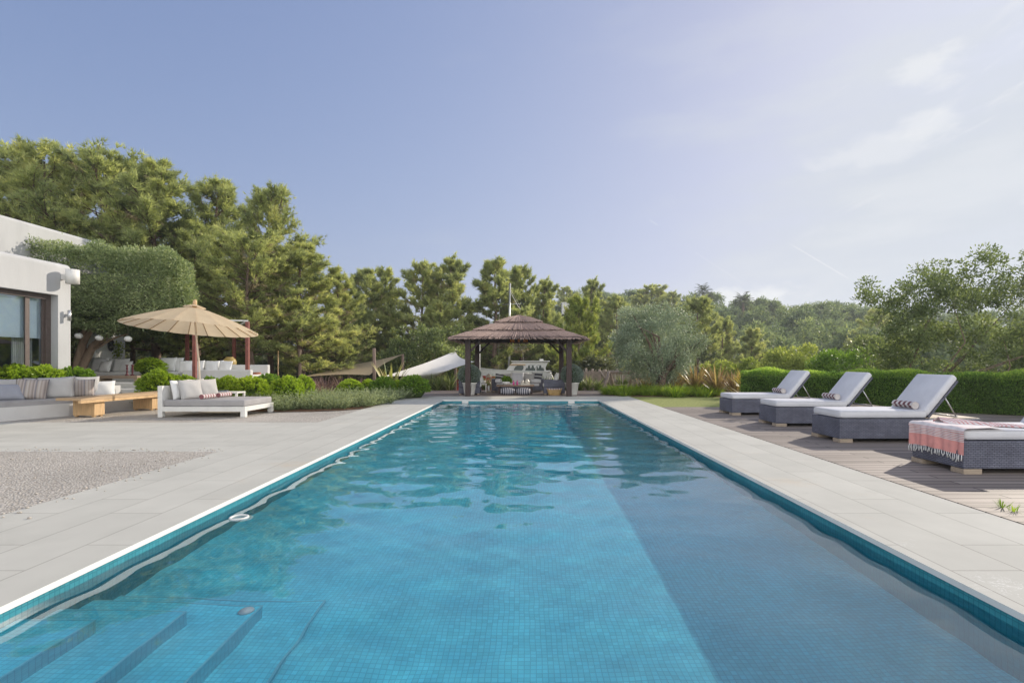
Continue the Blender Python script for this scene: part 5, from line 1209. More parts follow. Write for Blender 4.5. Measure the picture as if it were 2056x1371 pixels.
# red pergola
pg = empty('pergola', (XU(440, 19), 19, 0), 'oxide-red metal pergola frame over the masonry seat', 'pergola')
ox, oy = -XU(440, 19), -19
def pgp(b, name, mat): o = b.build(name, mat, pg); o.location = (ox, oy, 0)
for u, Y in ((391, 17.6), (497, 18.2), (376, 21.4), (470, 22.0)):
    x = XU(u, Y); b = MB(); b.box(x - .055, x + .055, Y - .055, Y + .055, .3, 2.72, .006); pgp(b, 'post', M['red_post'])
for (u0, Y0, u1, Y1) in ((391, 17.6, 497, 18.2), (497, 18.2, 470, 22.0), (391, 17.6, 376, 21.4), (376, 21.4, 470, 22.0)):
    b = MB(); b.bar((XU(u0, Y0), Y0, 2.75), (XU(u1, Y1), Y1, 2.75), .05, .05); pgp(b, 'beam', M['white_paint'])
# hanging globe lights
for u, v, lab in ((158, 674, 'white globe light left of the clipped tree trunks'), (257, 680, 'white globe light at the right end of the garden wall'), (199, 678, 'white globe light between the trunks of the clipped tree')):
    p = P(u, v, 17.6); root = empty('globe_light', p, lab, 'lamp', 'globe lights strung under the clipped tree')
    b = MB(); b.lathe([(0, -.10), (.07, -.09), (.115, -.03), (.12, .0), (.10, .05), (.05, .085), (0, .09)], 16, cap=False); b.build('globe', pbr('milk_glass', (.75, .75, .73), .2, .03, 5), root)
    b = MB(); b.tube([(0, 0, .09), (0, 0, .8)], .006, 5); b.build('cord', M['bronze'], root)

# ---------------------------------------------------------------- shade sails
def sail(name, cs, label, sag, mat):
    A_, B__, C_, D_ = [Vector(c) for c in cs]; n = 18
    def fn(u, v):
        p = (A_ * (1 - u) + B__ * u) * (1 - v) + (D_ * (1 - u) + C_ * u) * v
        cen = (A_ + B__ + C_ + D_) / 4; k = 1 - (.16 * (4 * u * (1 - u)) * abs(2 * v - 1) ** 2 + .16 * (4 * v * (1 - v)) * abs(2 * u - 1) ** 2)
        q = cen + (p - cen) * k; q.z += sag * 16 * u * (1 - u) * v * (1 - v); return q
    b = MB(); b.grid(fn, n, n); return tag(b.build(name, mat, fix=False), label, 'shade sail', 'shade sails')
M['sail'] = pbr('sail_cloth', (.62, .60, .57), .9, .04, 2, .1, 200, .1)
m, nt = newmat('tan_sail_cloth')
finish(nt, nd(nt, 'ShaderNodeMixShader', {0: .55, 1: nd(nt, 'ShaderNodeBsdfDiffuse', {0: (.70, .57, .40, 1)}).outputs[0], 2: nd(nt, 'ShaderNodeBsdfTranslucent', {0: (.74, .58, .38, 1)}).outputs[0]}).outputs[0]); M['sail_tan'] = m
sail('shade_sail', (P(603, 757, 23.0), P(712, 731, 27.5), P(810, 711, 26.5), P(742, 753, 23.4)), 'tan shade sail strung between wooden posts at left', -.06, M['sail_tan'])
sail('shade_sail', (P(768, 756, 21.5), P(860, 762, 20.8 + 4), P(953, 726, 25.4), P(914, 704.5, 28.2)), 'pale grey shade sail peaking beside the gazebo', -.12, M['sail'])
GPo = 'wooden posts carrying the shade sails'
for u, v, Y, w, lab in ((602, 701, 23.0, .15, 'grey wooden post right of the bamboo stick'), (751, 699, 23.6, .16, 'thickest wooden sail post, beside the yellow flax'), (808.5, 711, 26.6, .15, 'wooden post holding the high corner of the tan sail'), (914, 706, 28.3, .15, 'wooden post under the peak of the pale sail')):
    b = MB(); x = XU(u, Y); b.tube([(x, Y, -1.2), (x + .01, Y, .6), (x, Y, ZV(v, Y))], [w * .52, w * .5, w * .47], 10); tag(b.build('wooden_post', M['grey_post']), lab, 'post', GPo)
x = XU(558.6, 22); b = MB(); b.tube([(x, 22, -.2), (x, 22, ZV(704, 22))], .022, 7); tag(b.build('bamboo_stake', M['pine_wood']), 'thin pale bamboo stake standing among shrubs', 'stake')
b = MB(); a = P(858, 741, 26.5); b.tube([a, P(853, 758, 26.0), P(850, 768, 25.5)], .03, 7); tag(b.build('sail_strut', M['rope']), 'short leaning white strut below the pale shade sail', 'strut')

# ---------------------------------------------------------------- gazebo
GX, GYc = -.19, 21.8
gz = empty('gazebo', (GX, GYc, 0), 'dark timber gazebo with tiered brushwood thatch at the end of the pool', 'gazebo')
hs, ps = 1.93, .10
posts = [(-hs, -2.0), (hs, -2.0), (-hs, 2.0), (hs, 2.0)]
for x, y in posts:
    b = MB(); b.box(x - ps, x + ps, y - ps, y + ps, .0, 2.19, .008); b.build('post', M['dark_wood'], gz)
for x0, y0, x1, y1 in ((-2.25, -2.0, 2.25, -2.0), (-2.25, 2.0, 2.25, 2.0)):
    b = MB(); b.box(x0, x1, y0 - .07, y0 + .07, 2.192, 2.33, .006); b.build('beam', M['dark_wood'], gz)
for x0 in (-hs, hs):
    b = MB(); b.box(x0 - .07, x0 + .07, -1.928, 1.928, 2.192, 2.328, .006); b.build('beam', M['dark_wood'], gz)
for x, y in posts:
    for dx, dy in ((-1 if x > 0 else 1, 0), (0, -1 if y > 0 else 1)):
        a = Vector((x + dx * .09, y + dy * .09, 1.72)); e = Vector((x + dx * .56, y + dy * .56, 2.2))
        b = MB(); b.bar(a, e, .075, .075); b.build('brace', M['dark_wood'], gz)
RS, ze, zp = 2.62, 2.26, 3.0
def roofz(r): return ze + (zp - ze) * (1 - r / RS) ** 1.0
b = MB()
for k in range(4):
    a = R(90 * k); Rm_ = Matrix.Rotation(a, 4, 'Z')
    b.face([Rm_ @ Vector(p) for p in ((-RS * .97, -RS * .97, ze - .03), (RS * .97, -RS * .97, ze - .03), (0, 0, zp - .06))])
b.build('roof_lining', M['dark_wood'], gz)
b = MB()
for k in range(4):
    Rm_ = Matrix.Rotation(R(90 * k), 4, 'Z')
    for t in np.linspace(-.85, .85, 9):
        p0_ = Vector((t * RS * .95, -RS * .95, ze - .06)); p1_ = Vector((t * RS * .15, -RS * .15, zp - .16)); b.bar(Rm_ @ p0_, Rm_ @ p1_, .05, .06)
b.build('rafters', M['dark_wood'], gz)
gr_ = random.Random(17)
def thatch_tier(r_out, r_in, lift, name):
    b = MB()
    for k in range(4):
        Rm_ = Matrix.Rotation(R(90 * k), 4, 'Z'); n = int(r_out * 2 / .042)
        for i in range(n):
            t = -1 + 2 * (i + gr_.uniform(.2, .8)) / n
            ro = r_out * gr_.uniform(.985, 1.03) * (1 - .02 * abs(t) ** 6); corner = abs(t) ** 10
            ri = max(r_in * .92, .02)
            xo = t * (r_out * 1.0); xi = t * ri
            zo = roofz(min(ro, RS * .999)) + lift - .075 + gr_.uniform(-.014, .014) - (0.03 if ro > RS else 0); zi = roofz(ri) + lift + gr_.uniform(-.008, .012)
            p0_ = Rm_ @ Vector((xo + gr_.uniform(-.02, .02), -ro, zo)); p1_ = Rm_ @ Vector((xi, -ri, zi)); mid = (p0_ + p1_) / 2 + Vector((0, 0, .014 + gr_.uniform(0, .02)))
            w = gr_.uniform(.016, .036)
            b.tube([p0_, mid, p1_], [w * .75, w, w * .5], 4, cap=True)
    return b.build(name, M['thatch'], gz, smooth=False)
thatch_tier(RS, 1.55, .0, 'thatch_tier'); thatch_tier(1.78, .80, .13, 'thatch_tier'); thatch_tier(.96, .02, .27, 'thatch_tier')
b = MB()
for k in range(4):
    Rm_ = Matrix.Rotation(R(90 * k), 4, 'Z')
    for r_out, r_in, lift in ((RS * .985, 1.5, -.02), (1.72, .75, .10), (.90, .0, .23)):
        b.face([Rm_ @ Vector(p) for p in ((-r_out, -r_out, roofz(r_out) + lift - .03), (r_out, -r_out, roofz(r_out) + lift - .03), (r_in, -r_in, roofz(r_in) + lift), (-r_in, -r_in, roofz(r_in) + lift))[:4 if r_in else 3]])
b.build('thatch_bed', pbr('matted_brushwood', (.07, .045, .04), .95, .4, 30, stretch=(1, 1, 1)), gz)
# chandelier
ch = empty('chandelier', (XU(1042, 21.8), 21.8, 1.9), 'crystal chandelier with orange shades hanging under the thatched roof', 'chandelier')
b = MB(); ring(b, (0, 0, .22), .30, .012); 
b = MB()
def hring(b, r, z, t): b.tube([(r * math.cos(2 * math.pi * k / 24), r * math.sin(2 * math.pi * k / 24), z) for k in range(25)], t, 6, cap=False)
hring(b, .33, .22, .012); hring(b, .2, .30, .01); b.tube([(0, 0, .0), (0, 0, 1.2)], .012, 6)
for k in range(8): a = 2 * math.pi * k / 8; b.tube([(0, 0, .12), (.18 * math.cos(a), .18 * math.sin(a), .08), (.33 * math.cos(a), .33 * math.sin(a), .22)], .008, 5)
b.build('frame', M['bronze'], ch)
for k in range(8):
    a = 2 * math.pi * k / 8; b = MB(); b.lathe([(.05, .25), (.035, .36)], 10, .33 * math.cos(a), .33 * math.sin(a), cap=False); b.build('lamp_shade', pbr('orange_shade', (.62, .22, .05), .7, .1, 9), ch)
b = MB(); rr = random.Random(4)
for _ in range(210):
    a = rr.uniform(0, 6.28); q = rr.uniform(.05, 1); r_ = .36 * math.sqrt(q); z = .19 - (1 - q) * .16 - rr.uniform(0, .14); c_ = Vector((r_ * math.cos(a), r_ * math.sin(a), z)); s = rr.uniform(.009, .018)
    t = bmesh.new(); bmesh.ops.create_icosphere(t, subdivisions=1, radius=s); bmesh.ops.translate(t, verts=t.verts, vec=c_); b.add(t)
tag(b.build('crystals', pbr('cut_crystal', (.72, .66, .58), .12, .1, 9, spec=.8), ch), kind='stuff')

# ---------------------------------------------------------------- lounge set under the gazebo
dz = .012
so_ = empty('wicker_sofa', (XU(1040, 22.9), 22.9, dz), 'dark wicker three-seat sofa in the middle under the gazebo', 'sofa')
b = MB(); b.box(-1.13, 1.13, -.45, .4, .05, .24, .012); b.build('base', M['wicker'], so_)
for s in (-1, 1):
    b = MB(); b.box(s * 1.05 - .11, s * 1.05 + .11, -.452, .42, .242, .56, .02); b.build('arm', M['wicker'], so_)
b = MB(); b.box(-.938, .938, .25, .42, .242, .62, .02); b.build('backrest', M['wicker'], so_)
b = MB(); b.box(-.935, .935, -.47, .248, .243, .37, .05, 4); b.build('seat_cushion', M['cloth_mattress'], so_, smooth=True)
for x, y in ((-1.05, -.4), (1.05, -.4), (-1.05, .36), (1.05, .36)): b = MB(); b.box(x - .05, x + .05, y - .04, y + .04, 0, .049); b.build('foot', M['teak'], so_)
M['dark_stripe'] = stripemat('charcoal_striped_cloth', 'z', .15, (.055, .055, .065), (.40, .40, .41), .55)
M['pouf_stripe'] = stripemat('charcoal_striped_pouf', 'x', .085, (.06, .06, .085), (.42, .42, .45), .52)
GS = 'pillows on the wicker sofa'
for u, lab, mat, w, h, y, rz, r2, z in ((1003, 'charcoal striped pillow at the left of the wicker sofa', M['dark_stripe'], .46, .44, 22.75, 12, 10, .375), (1019, 'grey pillow next to the left striped pillow on the wicker sofa', M['cloth_light'], .46, .46, 22.85, 6, -4, .375),
        (1038, 'large pale pillow in the middle of the wicker sofa', M['cloth_mattress'], .56, .52, 22.6, -2, 3, .375), (1052, 'white pillow behind the large pale one on the wicker sofa', M['cloth_white'], .5, .48, 22.9, -8, -6, .375), (1062, 'pale grey pillow right of the large pale one on the wicker sofa', M['cloth_light'], .47, .46, 22.75, -4, 2, .375), (1077, 'charcoal striped pillow at the right of the wicker sofa', M['dark_stripe'], .48, .50, 22.8, -10, 3, .375)):
    pillow((XU(u, y), y, z), rz, w, h, .18, mat, lab, 16, group=GS, rz2=r2)
for u, lab in ((1004, 'left round white bolster on the wicker sofa'), (1076, 'right round white bolster on the wicker sofa')):
    b = MB(); L_ = .42; b.lathe([(0, -L_ / 2), (.06, -L_ / 2), (.085, -L_ / 2 + .03), (.09, 0), (.085, L_ / 2 - .03), (.06, L_ / 2), (0, L_ / 2)], 18, cap=False)
    o = b.build('bolster', M['cloth_mattress']); o.rotation_euler = (0, R(90), 0); o.location = (XU(u, 22.42), 22.42, .475); tag(o, lab, 'bolster', 'bolsters on the wicker sofa')
def armchair(loc, rz, lab):
    r_ = empty('wicker_armchair', loc, lab, 'armchair', 'wicker armchairs under the gazebo', rz)
    b = MB(); b.box(-.42, .42, -.42, .42, .05, .28, .012); b.build('base', M['wicker'], r_)
    for s in (-1, 1): b = MB(); b.box(s * .37 - .055, s * .37 + .055, -.42, .42, .282, .58, .03); b.build('arm', M['wicker'], r_)
    b = MB(); b.box(-.313, .313, .30, .42, .282, .70, .03); b.build('backrest', M['wicker'], r_)
    b = MB(); b.box(-.31, .31, -.44, .298, .283, .44, .05, 4); b.build('seat_cushion', M['cloth_white'], r_, smooth=True)
    for x, y in ((-.36, -.36), (.36, -.36), (-.36, .36), (.36, .36)): b = MB(); b.box(x - .04, x + .04, y - .04, y + .04, 0, .049); b.build('foot', M['teak'], r_)
armchair((XU(944, 20.9), 20.95, dz), R(90), 'dark wicker armchair at the left, behind the planter, facing the table')
armchair((XU(1112, 21.0), 21.0, dz), R(-90), 'dark wicker armchair at the right, seen from its side behind the basket')
pillow((XU(1114, 21.0), 21.0, .46), -80, .46, .44, .16, M['cloth_white'], 'white pillow on the right wicker armchair', 16, group='pillows on the armchairs')
pillow((XU(968, 21.0), 21.0, .46), 80, .42, .40, .15, M['cloth_white'], 'white pillow on the left wicker armchair', 16, group='pillows on the armchairs')
ct = empty('coffee_table', (XU(1035, 21.4), 21.4, dz), 'low brown wooden coffee table before the wicker sofa', 'table')
b = MB(); b.box(-.77, .77, -.38, .38, .30, .355, .006); b.build('table_top', pbr('coffee_wood', (.22, .15, .11), .5, .2, 5, stretch=(1, 8, 8)), ct)
for x in (-.7, .62):
    for y in (-.33, .25): b = MB(); b.box(x, x + .08, y, y + .08, 0, .299); b.build('leg', M['dark_wood'], ct)
for u, lab in ((1019, 'left striped floor cushion in front of the coffee table'), (1051, 'right striped floor cushion in front of the coffee table')):
    b = MB(); b.grid(lambda a, q: (lambda th, ph: (.30 * abs(math.cos(ph)) ** .55 * math.cos(th) * (1 + .0), .30 * abs(math.cos(ph)) ** .55 * math.sin(th), .135 + .135 * math.copysign(abs(math.sin(ph)) ** .8, math.sin(ph))))(2 * math.pi * a, math.pi * (q - .5) * .9999), 32, 14, closeu=True)
    o = b.build('floor_cushion', M['pouf_stripe']); o.location = (XU(u, 20.55), 20.55, dz); o.rotation_euler = (0, 0, .1 if u < 1030 else -.15); tag(o, lab, 'floor cushion', 'striped floor cushions')
tt = dz + .356
bp_ = empty('herb_bowl', (XU(1016, 21.25), 21.25, tt), 'white bowl with a bright green leafy plant on the coffee table', 'potted plant')
b = MB(); b.lathe([(.09, 0), (.15, .05), (.175, .13), (.16, .135), (.0, .11)], 22, cap=True); b.build('bowl', M['white_paint'], bp_)
V, Fc, ti = clump_crown(np.random.default_rng(3), [(-.1, 0, .2, .1), (.08, .03, .22, .12), (.0, -.05, .26, .1), (.17, 0, .18, .08)], 420, .075, .05, .4, .4); np_mesh('leaves', V, Fc, leafmat('lettuce_leaves', [(0, (.08, .17, .01)), (1, (.28, .42, .04))], .4), bp_, ti)
for u, lab in ((1031, 'left magenta glass bottle on the coffee table'), (1038.5, 'right magenta glass bottle on the coffee table')):
    b = MB(); b.lathe([(0, 0), (.036, 0), (.04, .02), (.036, .07), (.04, .11), (.02, .15), (.02, .18), (.024, .19), (0, .19)], 14); o = b.build('glass_bottle', pbr('magenta_glass', (.50, .05, .22), .15, .1, 8, spec=.6)); o.location = (XU(u, 21.15), 21.15, tt); tag(o, lab, 'bottle', 'magenta bottles')
tr_ = empty('tray', (XU(1055, 21.2), 21.2, tt), 'pale tray under the two glass jars on the coffee table', 'tray')
b = MB(); b.box(-.19, .19, -.12, .12, 0, .02, .004); b.build('base', M['rope'], tr_)
b = MB(); b.box(-.19, .19, -.132, -.121, .0, .05); b.box(-.19, .19, .121, .132, 0, .05); b.build('rim', M['rope'], tr_)
for u, s, lab in ((1049.5, .85, 'smaller round glass jar on the tray'), (1058.5, 1.15, 'larger round glass jar on the tray')):
    b = MB(); b.lathe([(0, 0), (.06, 0), (.085, .05), (.09, .09), (.07, .14), (.045, .16), (.05, .18), (.02, .2), (0, .2)], 18); o = b.build('glass_jar', pbr('frosted_jar_glass', (.60, .55, .47), .25, .15, 6, spec=.6)); o.location = (XU(u, 21.2), 21.2, tt + .021); o.scale = (s,) * 3; tag(o, lab, 'jar', 'glass jars on the tray')
# planters with silvery balls
for k, (u, lab) in enumerate(((942.5, 'left white tapered planter with a silvery ball shrub at the gazebo post'), (1148.5, 'right white tapered planter with a silvery ball shrub at the gazebo post'))):
    if k == 0:
        r_ = empty('ball_planter', (0, 0, 0), lab, 'planter', 'ball planters at the gazebo posts')
        b = MB(); b.lathe([(0, 0), (.18, 0), (.20, .03), (.265, .44), (.29, .45), (.29, .49), (.25, .49), (.24, .42), (0, .42)], 28, cap=False); b.build('pot', M['white_paint'], r_)
        g = np.random.default_rng(9); D = rand_dirs(9000, g); rr_ = .43 * g.uniform(.82, 1.03, 9000) * (1 + .03 * np.sin(D[:, 0] * 9) * np.sin(D[:, 2] * 8))
        V, Fc = leaf_quads(D * rr_[:, None] * np.array([1, 1, .88]) + np.array([0, 0, .80]), unit(D + g.normal(size=D.shape) * .7), .045, .02, g); np_mesh('foliage', V, Fc, L_silver, r_, np.clip(.45 + .15 * D[:, 2] + g.normal(size=9000) * .18, 0, 1))
        b = MB(); b.lathe([(0, .43), (.2, .5), (.33, .7), (.33, .9), (.2, 1.08), (0, 1.13)], 14, cap=False); b.build('twigs', core_mat, r_)
    else: r_ = dup(r_)
    r_.location = (XU(u, 20.35), 20.35, dz); tag(r_, lab)
# basket with towels
bk = empty('wicker_basket', (XU(1113, 20.3), 20.3, dz), 'honey-coloured wicker basket at the right front of the gazebo', 'basket')
b = MB(); b.grid(lambda a, v: ((.20 + .05 * v) * (1.15 if abs(math.cos(2 * math.pi * a)) > .3 else 1) * math.copysign(abs(math.cos(2 * math.pi * a)) ** .6, math.cos(2 * math.pi * a)), (.14 + .03 * v) * math.copysign(abs(math.sin(2 * math.pi * a)) ** .6, math.sin(2 * math.pi * a)), .22 * v), 40, 6, closeu=True)
b.face([(-.2, -.13, .012), (.2, -.13, .012), (.2, .13, .012), (-.2, .13, .012)]); b.build('body', wickermat('honey_wicker', (.42, .27, .10), (.52, .35, .15)), bk)
for s in (-1, 1): b = MB(); b.tube([(s * .26, -.06, .2), (s * .29, -.05, .26), (s * .29, .05, .26), (s * .26, .06, .2)], .012, 6); b.build('handle', M['pine_wood'], bk)
for x, lab in ((-.1, 'rolled striped towel at the left inside the basket'), (.09, 'rolled striped towel at the right inside the basket')):
    rolled_towel((XU(1113, 20.3) + x, 20.3, dz + .13), 15 + 40 * x, .3, .07, M['towel'], lab, 'rolled towels in the basket')
# lanterns
def lantern(loc, w, h, lab, white):
    r_ = empty('lantern', loc, lab, 'lantern', 'candle lanterns under the gazebo'); mt = M['white_paint'] if white else M['teak']; t = w * .1
    b = MB(); b.box(-w / 2, w / 2, -w / 2, w / 2, 0, h * .06, .004); b.box(-w / 2, w / 2, -w / 2, w / 2, h * .78, h * .84, .004)
    for x in (-1, 1):
        for y in (-1, 1): b.box(x * (w / 2 - t / 2) - t / 2, x * (w / 2 - t / 2) + t / 2, y * (w / 2 - t / 2) - t / 2, y * (w / 2 - t / 2) + t / 2, h * .061, h * .779)
    b.build('frame', mt, r_)
    b = MB(); b.lathe([(w * .62, h * .842), (w * .3, h * .93), (w * .1, h * .97), (.0, h)], 4); b.build('lid', mt, r_)
    b = MB(); b.lathe([(0, h * .062), (w * .2, h * .062), (w * .2, h * .35), (0, h * .36)], 14); b.build('candle', M['cloth_white'], r_)
lantern((XU(981, 22.3), 22.3, dz), .24, .80, 'tall weathered lantern with a white candle left of the wicker sofa', False)
def small_table(loc, lab, w=.4, h=.42):
    r_ = empty('side_table', loc, lab, 'table', 'small side tables under the gazebo'); b = MB(); b.box(-w / 2, w / 2, -w / 2, w / 2, h - .04, h, .004); b.build('table_top', M['white_paint'], r_)
    for x in (-1, 1):
        for y in (-1, 1): b = MB(); b.box(x * (w / 2 - .03) - .02, x * (w / 2 - .03) + .02, y * (w / 2 - .03) - .02, y * (w / 2 - .03) + .02, 0, h - .041); b.build('leg', M['white_paint'], r_)
small_table((XU(970, 22.3), 22.3, dz), 'white side table carrying the potted cactus, left of the tall lantern', .32, .36)
cp = empty('cactus_pot', (XU(970, 22.3), 22.3, dz + .361), 'white pot with a golden round cactus on the left side table', 'potted plant')
b = MB(); b.lathe([(0, 0), (.09, 0), (.125, .15), (.11, .15), (0, .13)], 20, cap=False); b.build('pot', M['white_paint'], cp)
b = MB(); b.lathe([(.02, .131), (.09, .15), (.1, .2), (.07, .25), (0, .265)], 18, cap=False); b.build('cactus', pbr('golden_cactus', (.34, .26, .07), .8, .3, 40, .5, 60), cp)
small_table((XU(1103, 22.7), 22.7, dz), 'white side table at the right carrying the small white lantern', .4, .5)
lantern((XU(1103, 22.7), 22.7, dz + .501), .2, .36, 'small white lantern on the right side table', True)

# ---------------------------------------------------------------- boat behind the gazebo
BY = 36.0
bt = empty('sailing_boat', (0, BY, 0), 'old white motor sailing boat with cabin and mast standing behind the gazebo', 'boat')
bx0, bx1 = XU(917, BY), XU(1106, BY)
def hull(u, v):
    x = bx0 + (bx1 - bx0) * u; w = 1.05 * min(1, (1 - (1 - u) ** 2.2) ** .7 if u < 1 else 1) * (1 - .18 * max(0, u - .7) / .3)
    zt = .66 + .35 * (1 - u) ** 2.2; zb = -.75 + .75 * max(0, .25 - u) / .25
    a = (v - .5) * 2; k = abs(a); y = math.copysign(w * (1 - (1 - k) ** 2.4), a); z = zb + (zt - zb) * k ** 1.5
    return (x, y, z)
def msel(p): return 0
b = MB(); b.grid(hull, 26, 20)
b.bm.faces.ensure_lookup_table()
for f in b.bm.faces:
    c_ = f.calc_center_median(); zt = .66 + .35 * (1 - (c_.x - bx0) / (bx1 - bx0)) ** 2.2; f.material_index = 1 if c_.z < zt - .5 else 0
b.build('hull', [M['white_paint'], pbr('red_antifouling', (.42, .05, .045), .6, .2, 5)], bt, smooth=True, fix=False)
b = MB()
b.grid(lambda u, v: (bx0 + (bx1 - bx0) * u, hull(u, 1)[1] * (2 * v - 1), hull(u, 1)[2] - .04 + .05 * (1 - (2 * v - 1) ** 2)), 26, 6); b.build('deck', M['white_paint'], bt)
b = MB()
for vv_ in (0, 1): b.tube([Vector(hull(u, vv_)) + Vector((0, 0, .02)) for u in np.linspace(0, 1, 20)], .035, 6)
b.build('gunwale', M['white_paint'], bt)
cxa, cxb, cxc = XU(1013, BY), XU(1030, BY), XU(1098, BY)
cz0_, cz1_ = .60, 1.32
cw = .82
# cabin: slanted front, flared stern edge; walls with window openings framed
sidep = [(cxa, cz0_), (cxc - .1, cz0_), (cxc - .12, .95), (cxc + .06, cz1_), (cxb, cz1_)]
b = MB()
for s in (-1, 1): b.face([(x, s * cw, z) for x, z in sidep])
for k in range(5):
    a, c_ = sidep[k], sidep[(k + 1) % 5]; b.face([(a[0], -cw, a[1]), (c_[0], -cw, c_[1]), (c_[0], cw, c_[1]), (a[0], cw, a[1])])
cab = b.build('cabin', M['white_paint'], bt)
b = MB(); b.box(cxb - .12, cxc + .16, -cw - .1, cw + .1, cz1_ + .002, cz1_ + .07, .02); b.build('cabin_roof', M['white_paint'], bt)
b = MB(); b.box(XU(1083, BY), XU(1091, BY), -.15, .15, cz1_ + .072, cz1_ + .2, .01); b.build('roof_box', M['white_paint'], bt)
m, nt = newmat('boat_window'); finish(nt, nd(nt, 'ShaderNodeBsdfPrincipled', {'Base Color': (.10, .12, .11, 1), 'Roughness': .08, 'Specular IOR Level': .7}).outputs[0])
def wpane(pts): 
    b = MB(); t = bmesh.new(); vs_ = [t.verts.new((x, -cw - .012, z)) for x, z in pts]; f = t.faces.new(vs_); bmesh.ops.bevel(t, geom=t.verts[:], offset=.06, segments=3, affect='VERTICES'); b.add(t); b.build('window', m, cab)
px = lambda u: XU(u, BY - cw)
zv = lambda v: ZV(v, BY - cw)
wpane([(px(1030), zv(744)), (px(1050), zv(744)), (px(1052), zv(734)), (px(1036), zv(734))])
wpane([(px(1053), zv(746)), (px(1075), zv(746)), (px(1075), zv(733)), (px(1059), zv(733))])
wpane([(px(1077), zv(746)), (px(1094), zv(745)), (px(1088), zv(733)), (px(1077), zv(733))])
b = MB(); 
for k in range(5):
    x = px(1056 + k * 7.5); b.face([(x, -cw - .02, zv(734)), (x + .16, -cw - .02, zv(734)), (x + .08, -cw - .02, zv(740))])
b.build('bunting', M['cloth_white'], cab)
b = MB(); b.box(px(1023), px(1055), -cw - .06, -cw - .004, zv(733), zv(731), .004); b.build('wood_trim', M['pine_wood'], cab)
mx = XU(1022.5, BY); mz = ZV(569, BY)
b = MB(); b.tube([(mx - .02, -.1, .6), (mx + .04, -.1, mz)], [.085, .07], 10); b.build('mast', M['metal'], bt)
sz_ = ZV(612, BY)
b = MB(); b.tube([(XU(1003, BY), -.1, sz_), (XU(1043, BY), -.1, sz_ + .05)], .022, 6); b.build('spreader', M['metal'], bt)
b = MB(); b.tube([(mx + .05, -.1, ZV(585, BY)), (XU(1040, BY), -.1, ZV(615, BY)), (XU(1058, BY), -.1, ZV(637, BY))], .03, 6); b.build('halyard', M['rope'], bt)
b = MB()
for u0, v0, u1, v1 in ((1003, 612, 1001, 745), (1043, 610, 1051, 728), (1024, 580, 1043, 612), (1024, 580, 1003, 612)): b.tube([(XU(u0, BY), -.1, ZV(v0, BY)), (XU(u1, BY), -.1, ZV(v1, BY))], .010, 5)
b.build('rigging', M['rope'], bt)
fp = MB(); x = XU(963, 30); fp.tube([(x, 30, -1), (x, 30, ZV(690, 30))], .035, 8); tag(fp.build('flag_pole', M['white_paint']), 'slim white pole behind the left rear gazebo post', 'pole')
b = MB(); p = P(920, 746, 29); b.box(p.x - .24, p.x + .24, 29, 29.03, -1, p.z + .18, .01); tag(b.build('red_panel', pbr('red_board', (.40, .05, .05), .6, .15, 6)), 'red board standing behind the left planter', 'board')

# ---------------------------------------------------------------- picket fence and swing frame
fn_ = empty('picket_fence', (XU(1162, 26), 26, -.1), 'rustic grey picket fence right of the gazebo', 'fence')
fx0 = XU(1162, 26); rf = random.Random(8)
def fpx(u): return XU(u, 26) - fx0
b = MB()
for u in np.arange(1163, 1290, 2.5):
    if 1: x = fpx(u); h = .98 + rf.uniform(-.05, .06); b.box(x, x + .045, -.012, .012, .02, h, .003)
o = b.build('pickets', M['picket'], fn_)
for u in (1164, 1177, 1190, 1204, 1216, 1240, 1262, 1285):
    b = MB(); x = fpx(u); b.tube([(x, .08, -.3), (x, .08, 1.06 + rf.uniform(-.03, .05))], [.065, .055], 9); b.build('post', M['picket'], fn_)
for z in (.3, .86):
    b = MB(); b.tube([(fpx(1162), .045, z), (fpx(1290), .045, z + .02)], .03, 7); b.build('rail', M['picket'], fn_)
for a, c_ in (((1205, .95), (1224, .25)), ((1217, .95), (1240, .2))):
    b = MB(); b.tube([(fpx(a[0]), -.05, a[1]), (fpx(c_[0]), -.05, c_[1])], .04, 7); b.build('brace', M['picket'], fn_)
sw = empty('swing_frame', (XU(1248, 23.9), 23.9, 0), 'rustic log A-frame swing under the left olive branches', 'swing')
sx0 = XU(1248, 23.9)
L2 = lambda u, v, Y=23.9: P(u, v, Y) - Vector((sx0, 23.9, 0))
b = MB(); b.tube([L2(1222, 747), L2(1271, 748)], .075, 10); b.build('top_beam', M['picket'], sw)
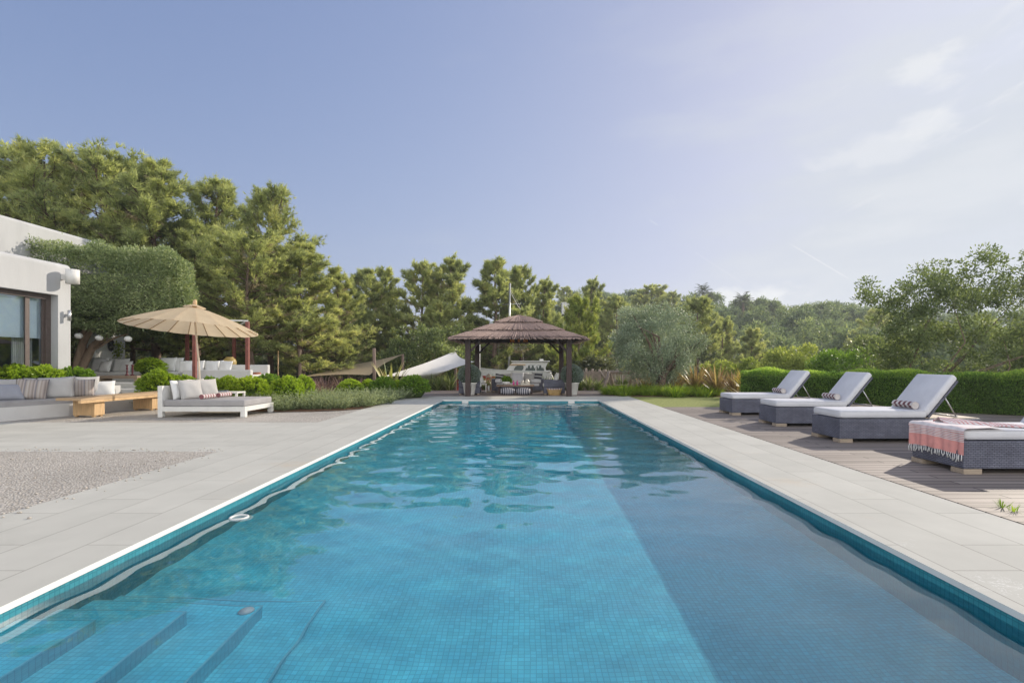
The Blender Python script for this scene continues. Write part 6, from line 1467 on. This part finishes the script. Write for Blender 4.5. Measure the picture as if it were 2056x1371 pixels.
for u_top, feet in ((1224, ((1210, 783, 23.5), (1234, 779, 24.4))), (1270, ((1263, 779, 24.6), (1281, 781, 23.6)))):
    for uf, vf, Yf in feet:
        e = P(uf, vf, Yf) - Vector((sx0, 23.9, 0)); e.z = -.02
        b = MB(); b.tube([L2(u_top, 746), e], .07, 9); b.build('leg', M['picket'], sw)
b = MB()
for u in (1235, 1246, 1250, 1261): b.tube([L2(u, 748), L2(u, 772)], .010, 5)
b.build('swing_rope', M['rope'], sw)
for u in (1240.5, 1255.5):
    b = MB(); a = L2(u, 772); b.box(a.x - .16, a.x + .16, a.y - .09, a.y + .09, a.z - .03, a.z, .004); b.build('swing_seat', M['picket'], sw)

# ---------------------------------------------------------------- pool fittings
for u, lab in ((934, 'left white skimmer opening in the far pool wall'), (1147, 'right white skimmer opening in the far pool wall')):
    x = XU(u, 17.88); r_ = empty('pool_skimmer', (x, 17.86, -.13), lab, 'skimmer', 'skimmers in the far pool wall')
    b = MB(); b.box(-.11, .11, -.01, .015, 0, .085, .004); b.build('flap', M['white_paint'], r_)
b = MB(); c0 = Vector((XU(480, 4.66), 4.66, WZ + .004)); 
b.tube([(c0.x + .072 * math.cos(2 * math.pi * k / 28), c0.y + .072 * math.sin(2 * math.pi * k / 28), c0.z) for k in range(29)], .011, 8, cap=False)
tag(b.build('float_ring', M['white_paint']), 'small white ring floating at the left side of the pool', 'float')
b = MB(); b.lathe([(0, 0), (.05, 0), (.045, .02), (0, .028)], 16, cap=False); o = b.build('step_lamp', M['white_paint']); o.cycles.is_caustics_receiver = True; o.location = (sx[2] - .07, sy[2] - .07, WZ - .10 - .50 + .002); tag(o, 'little white lamp disc on a corner of the pool steps', 'pool lamp')

# ---------------------------------------------------------------- hazy air
HAZE = .0007
if HAZE:
    b = MB(); b.box(-720, 720, -210, 1210, -12, 46)
    hz_ = tag(b.build('haze', []), kind='stuff')
    m, nt = newmat('pale_air')
    o_ = nd(nt, 'ShaderNodeOutputMaterial'); v = nd(nt, 'ShaderNodeVolumePrincipled', {'Color': (.80, .86, .95, 1), 'Density': HAZE, 'Anisotropy': .35})
    nt.links.new(v.outputs[0], o_.inputs['Volume']); hz_.data.materials.append(m)
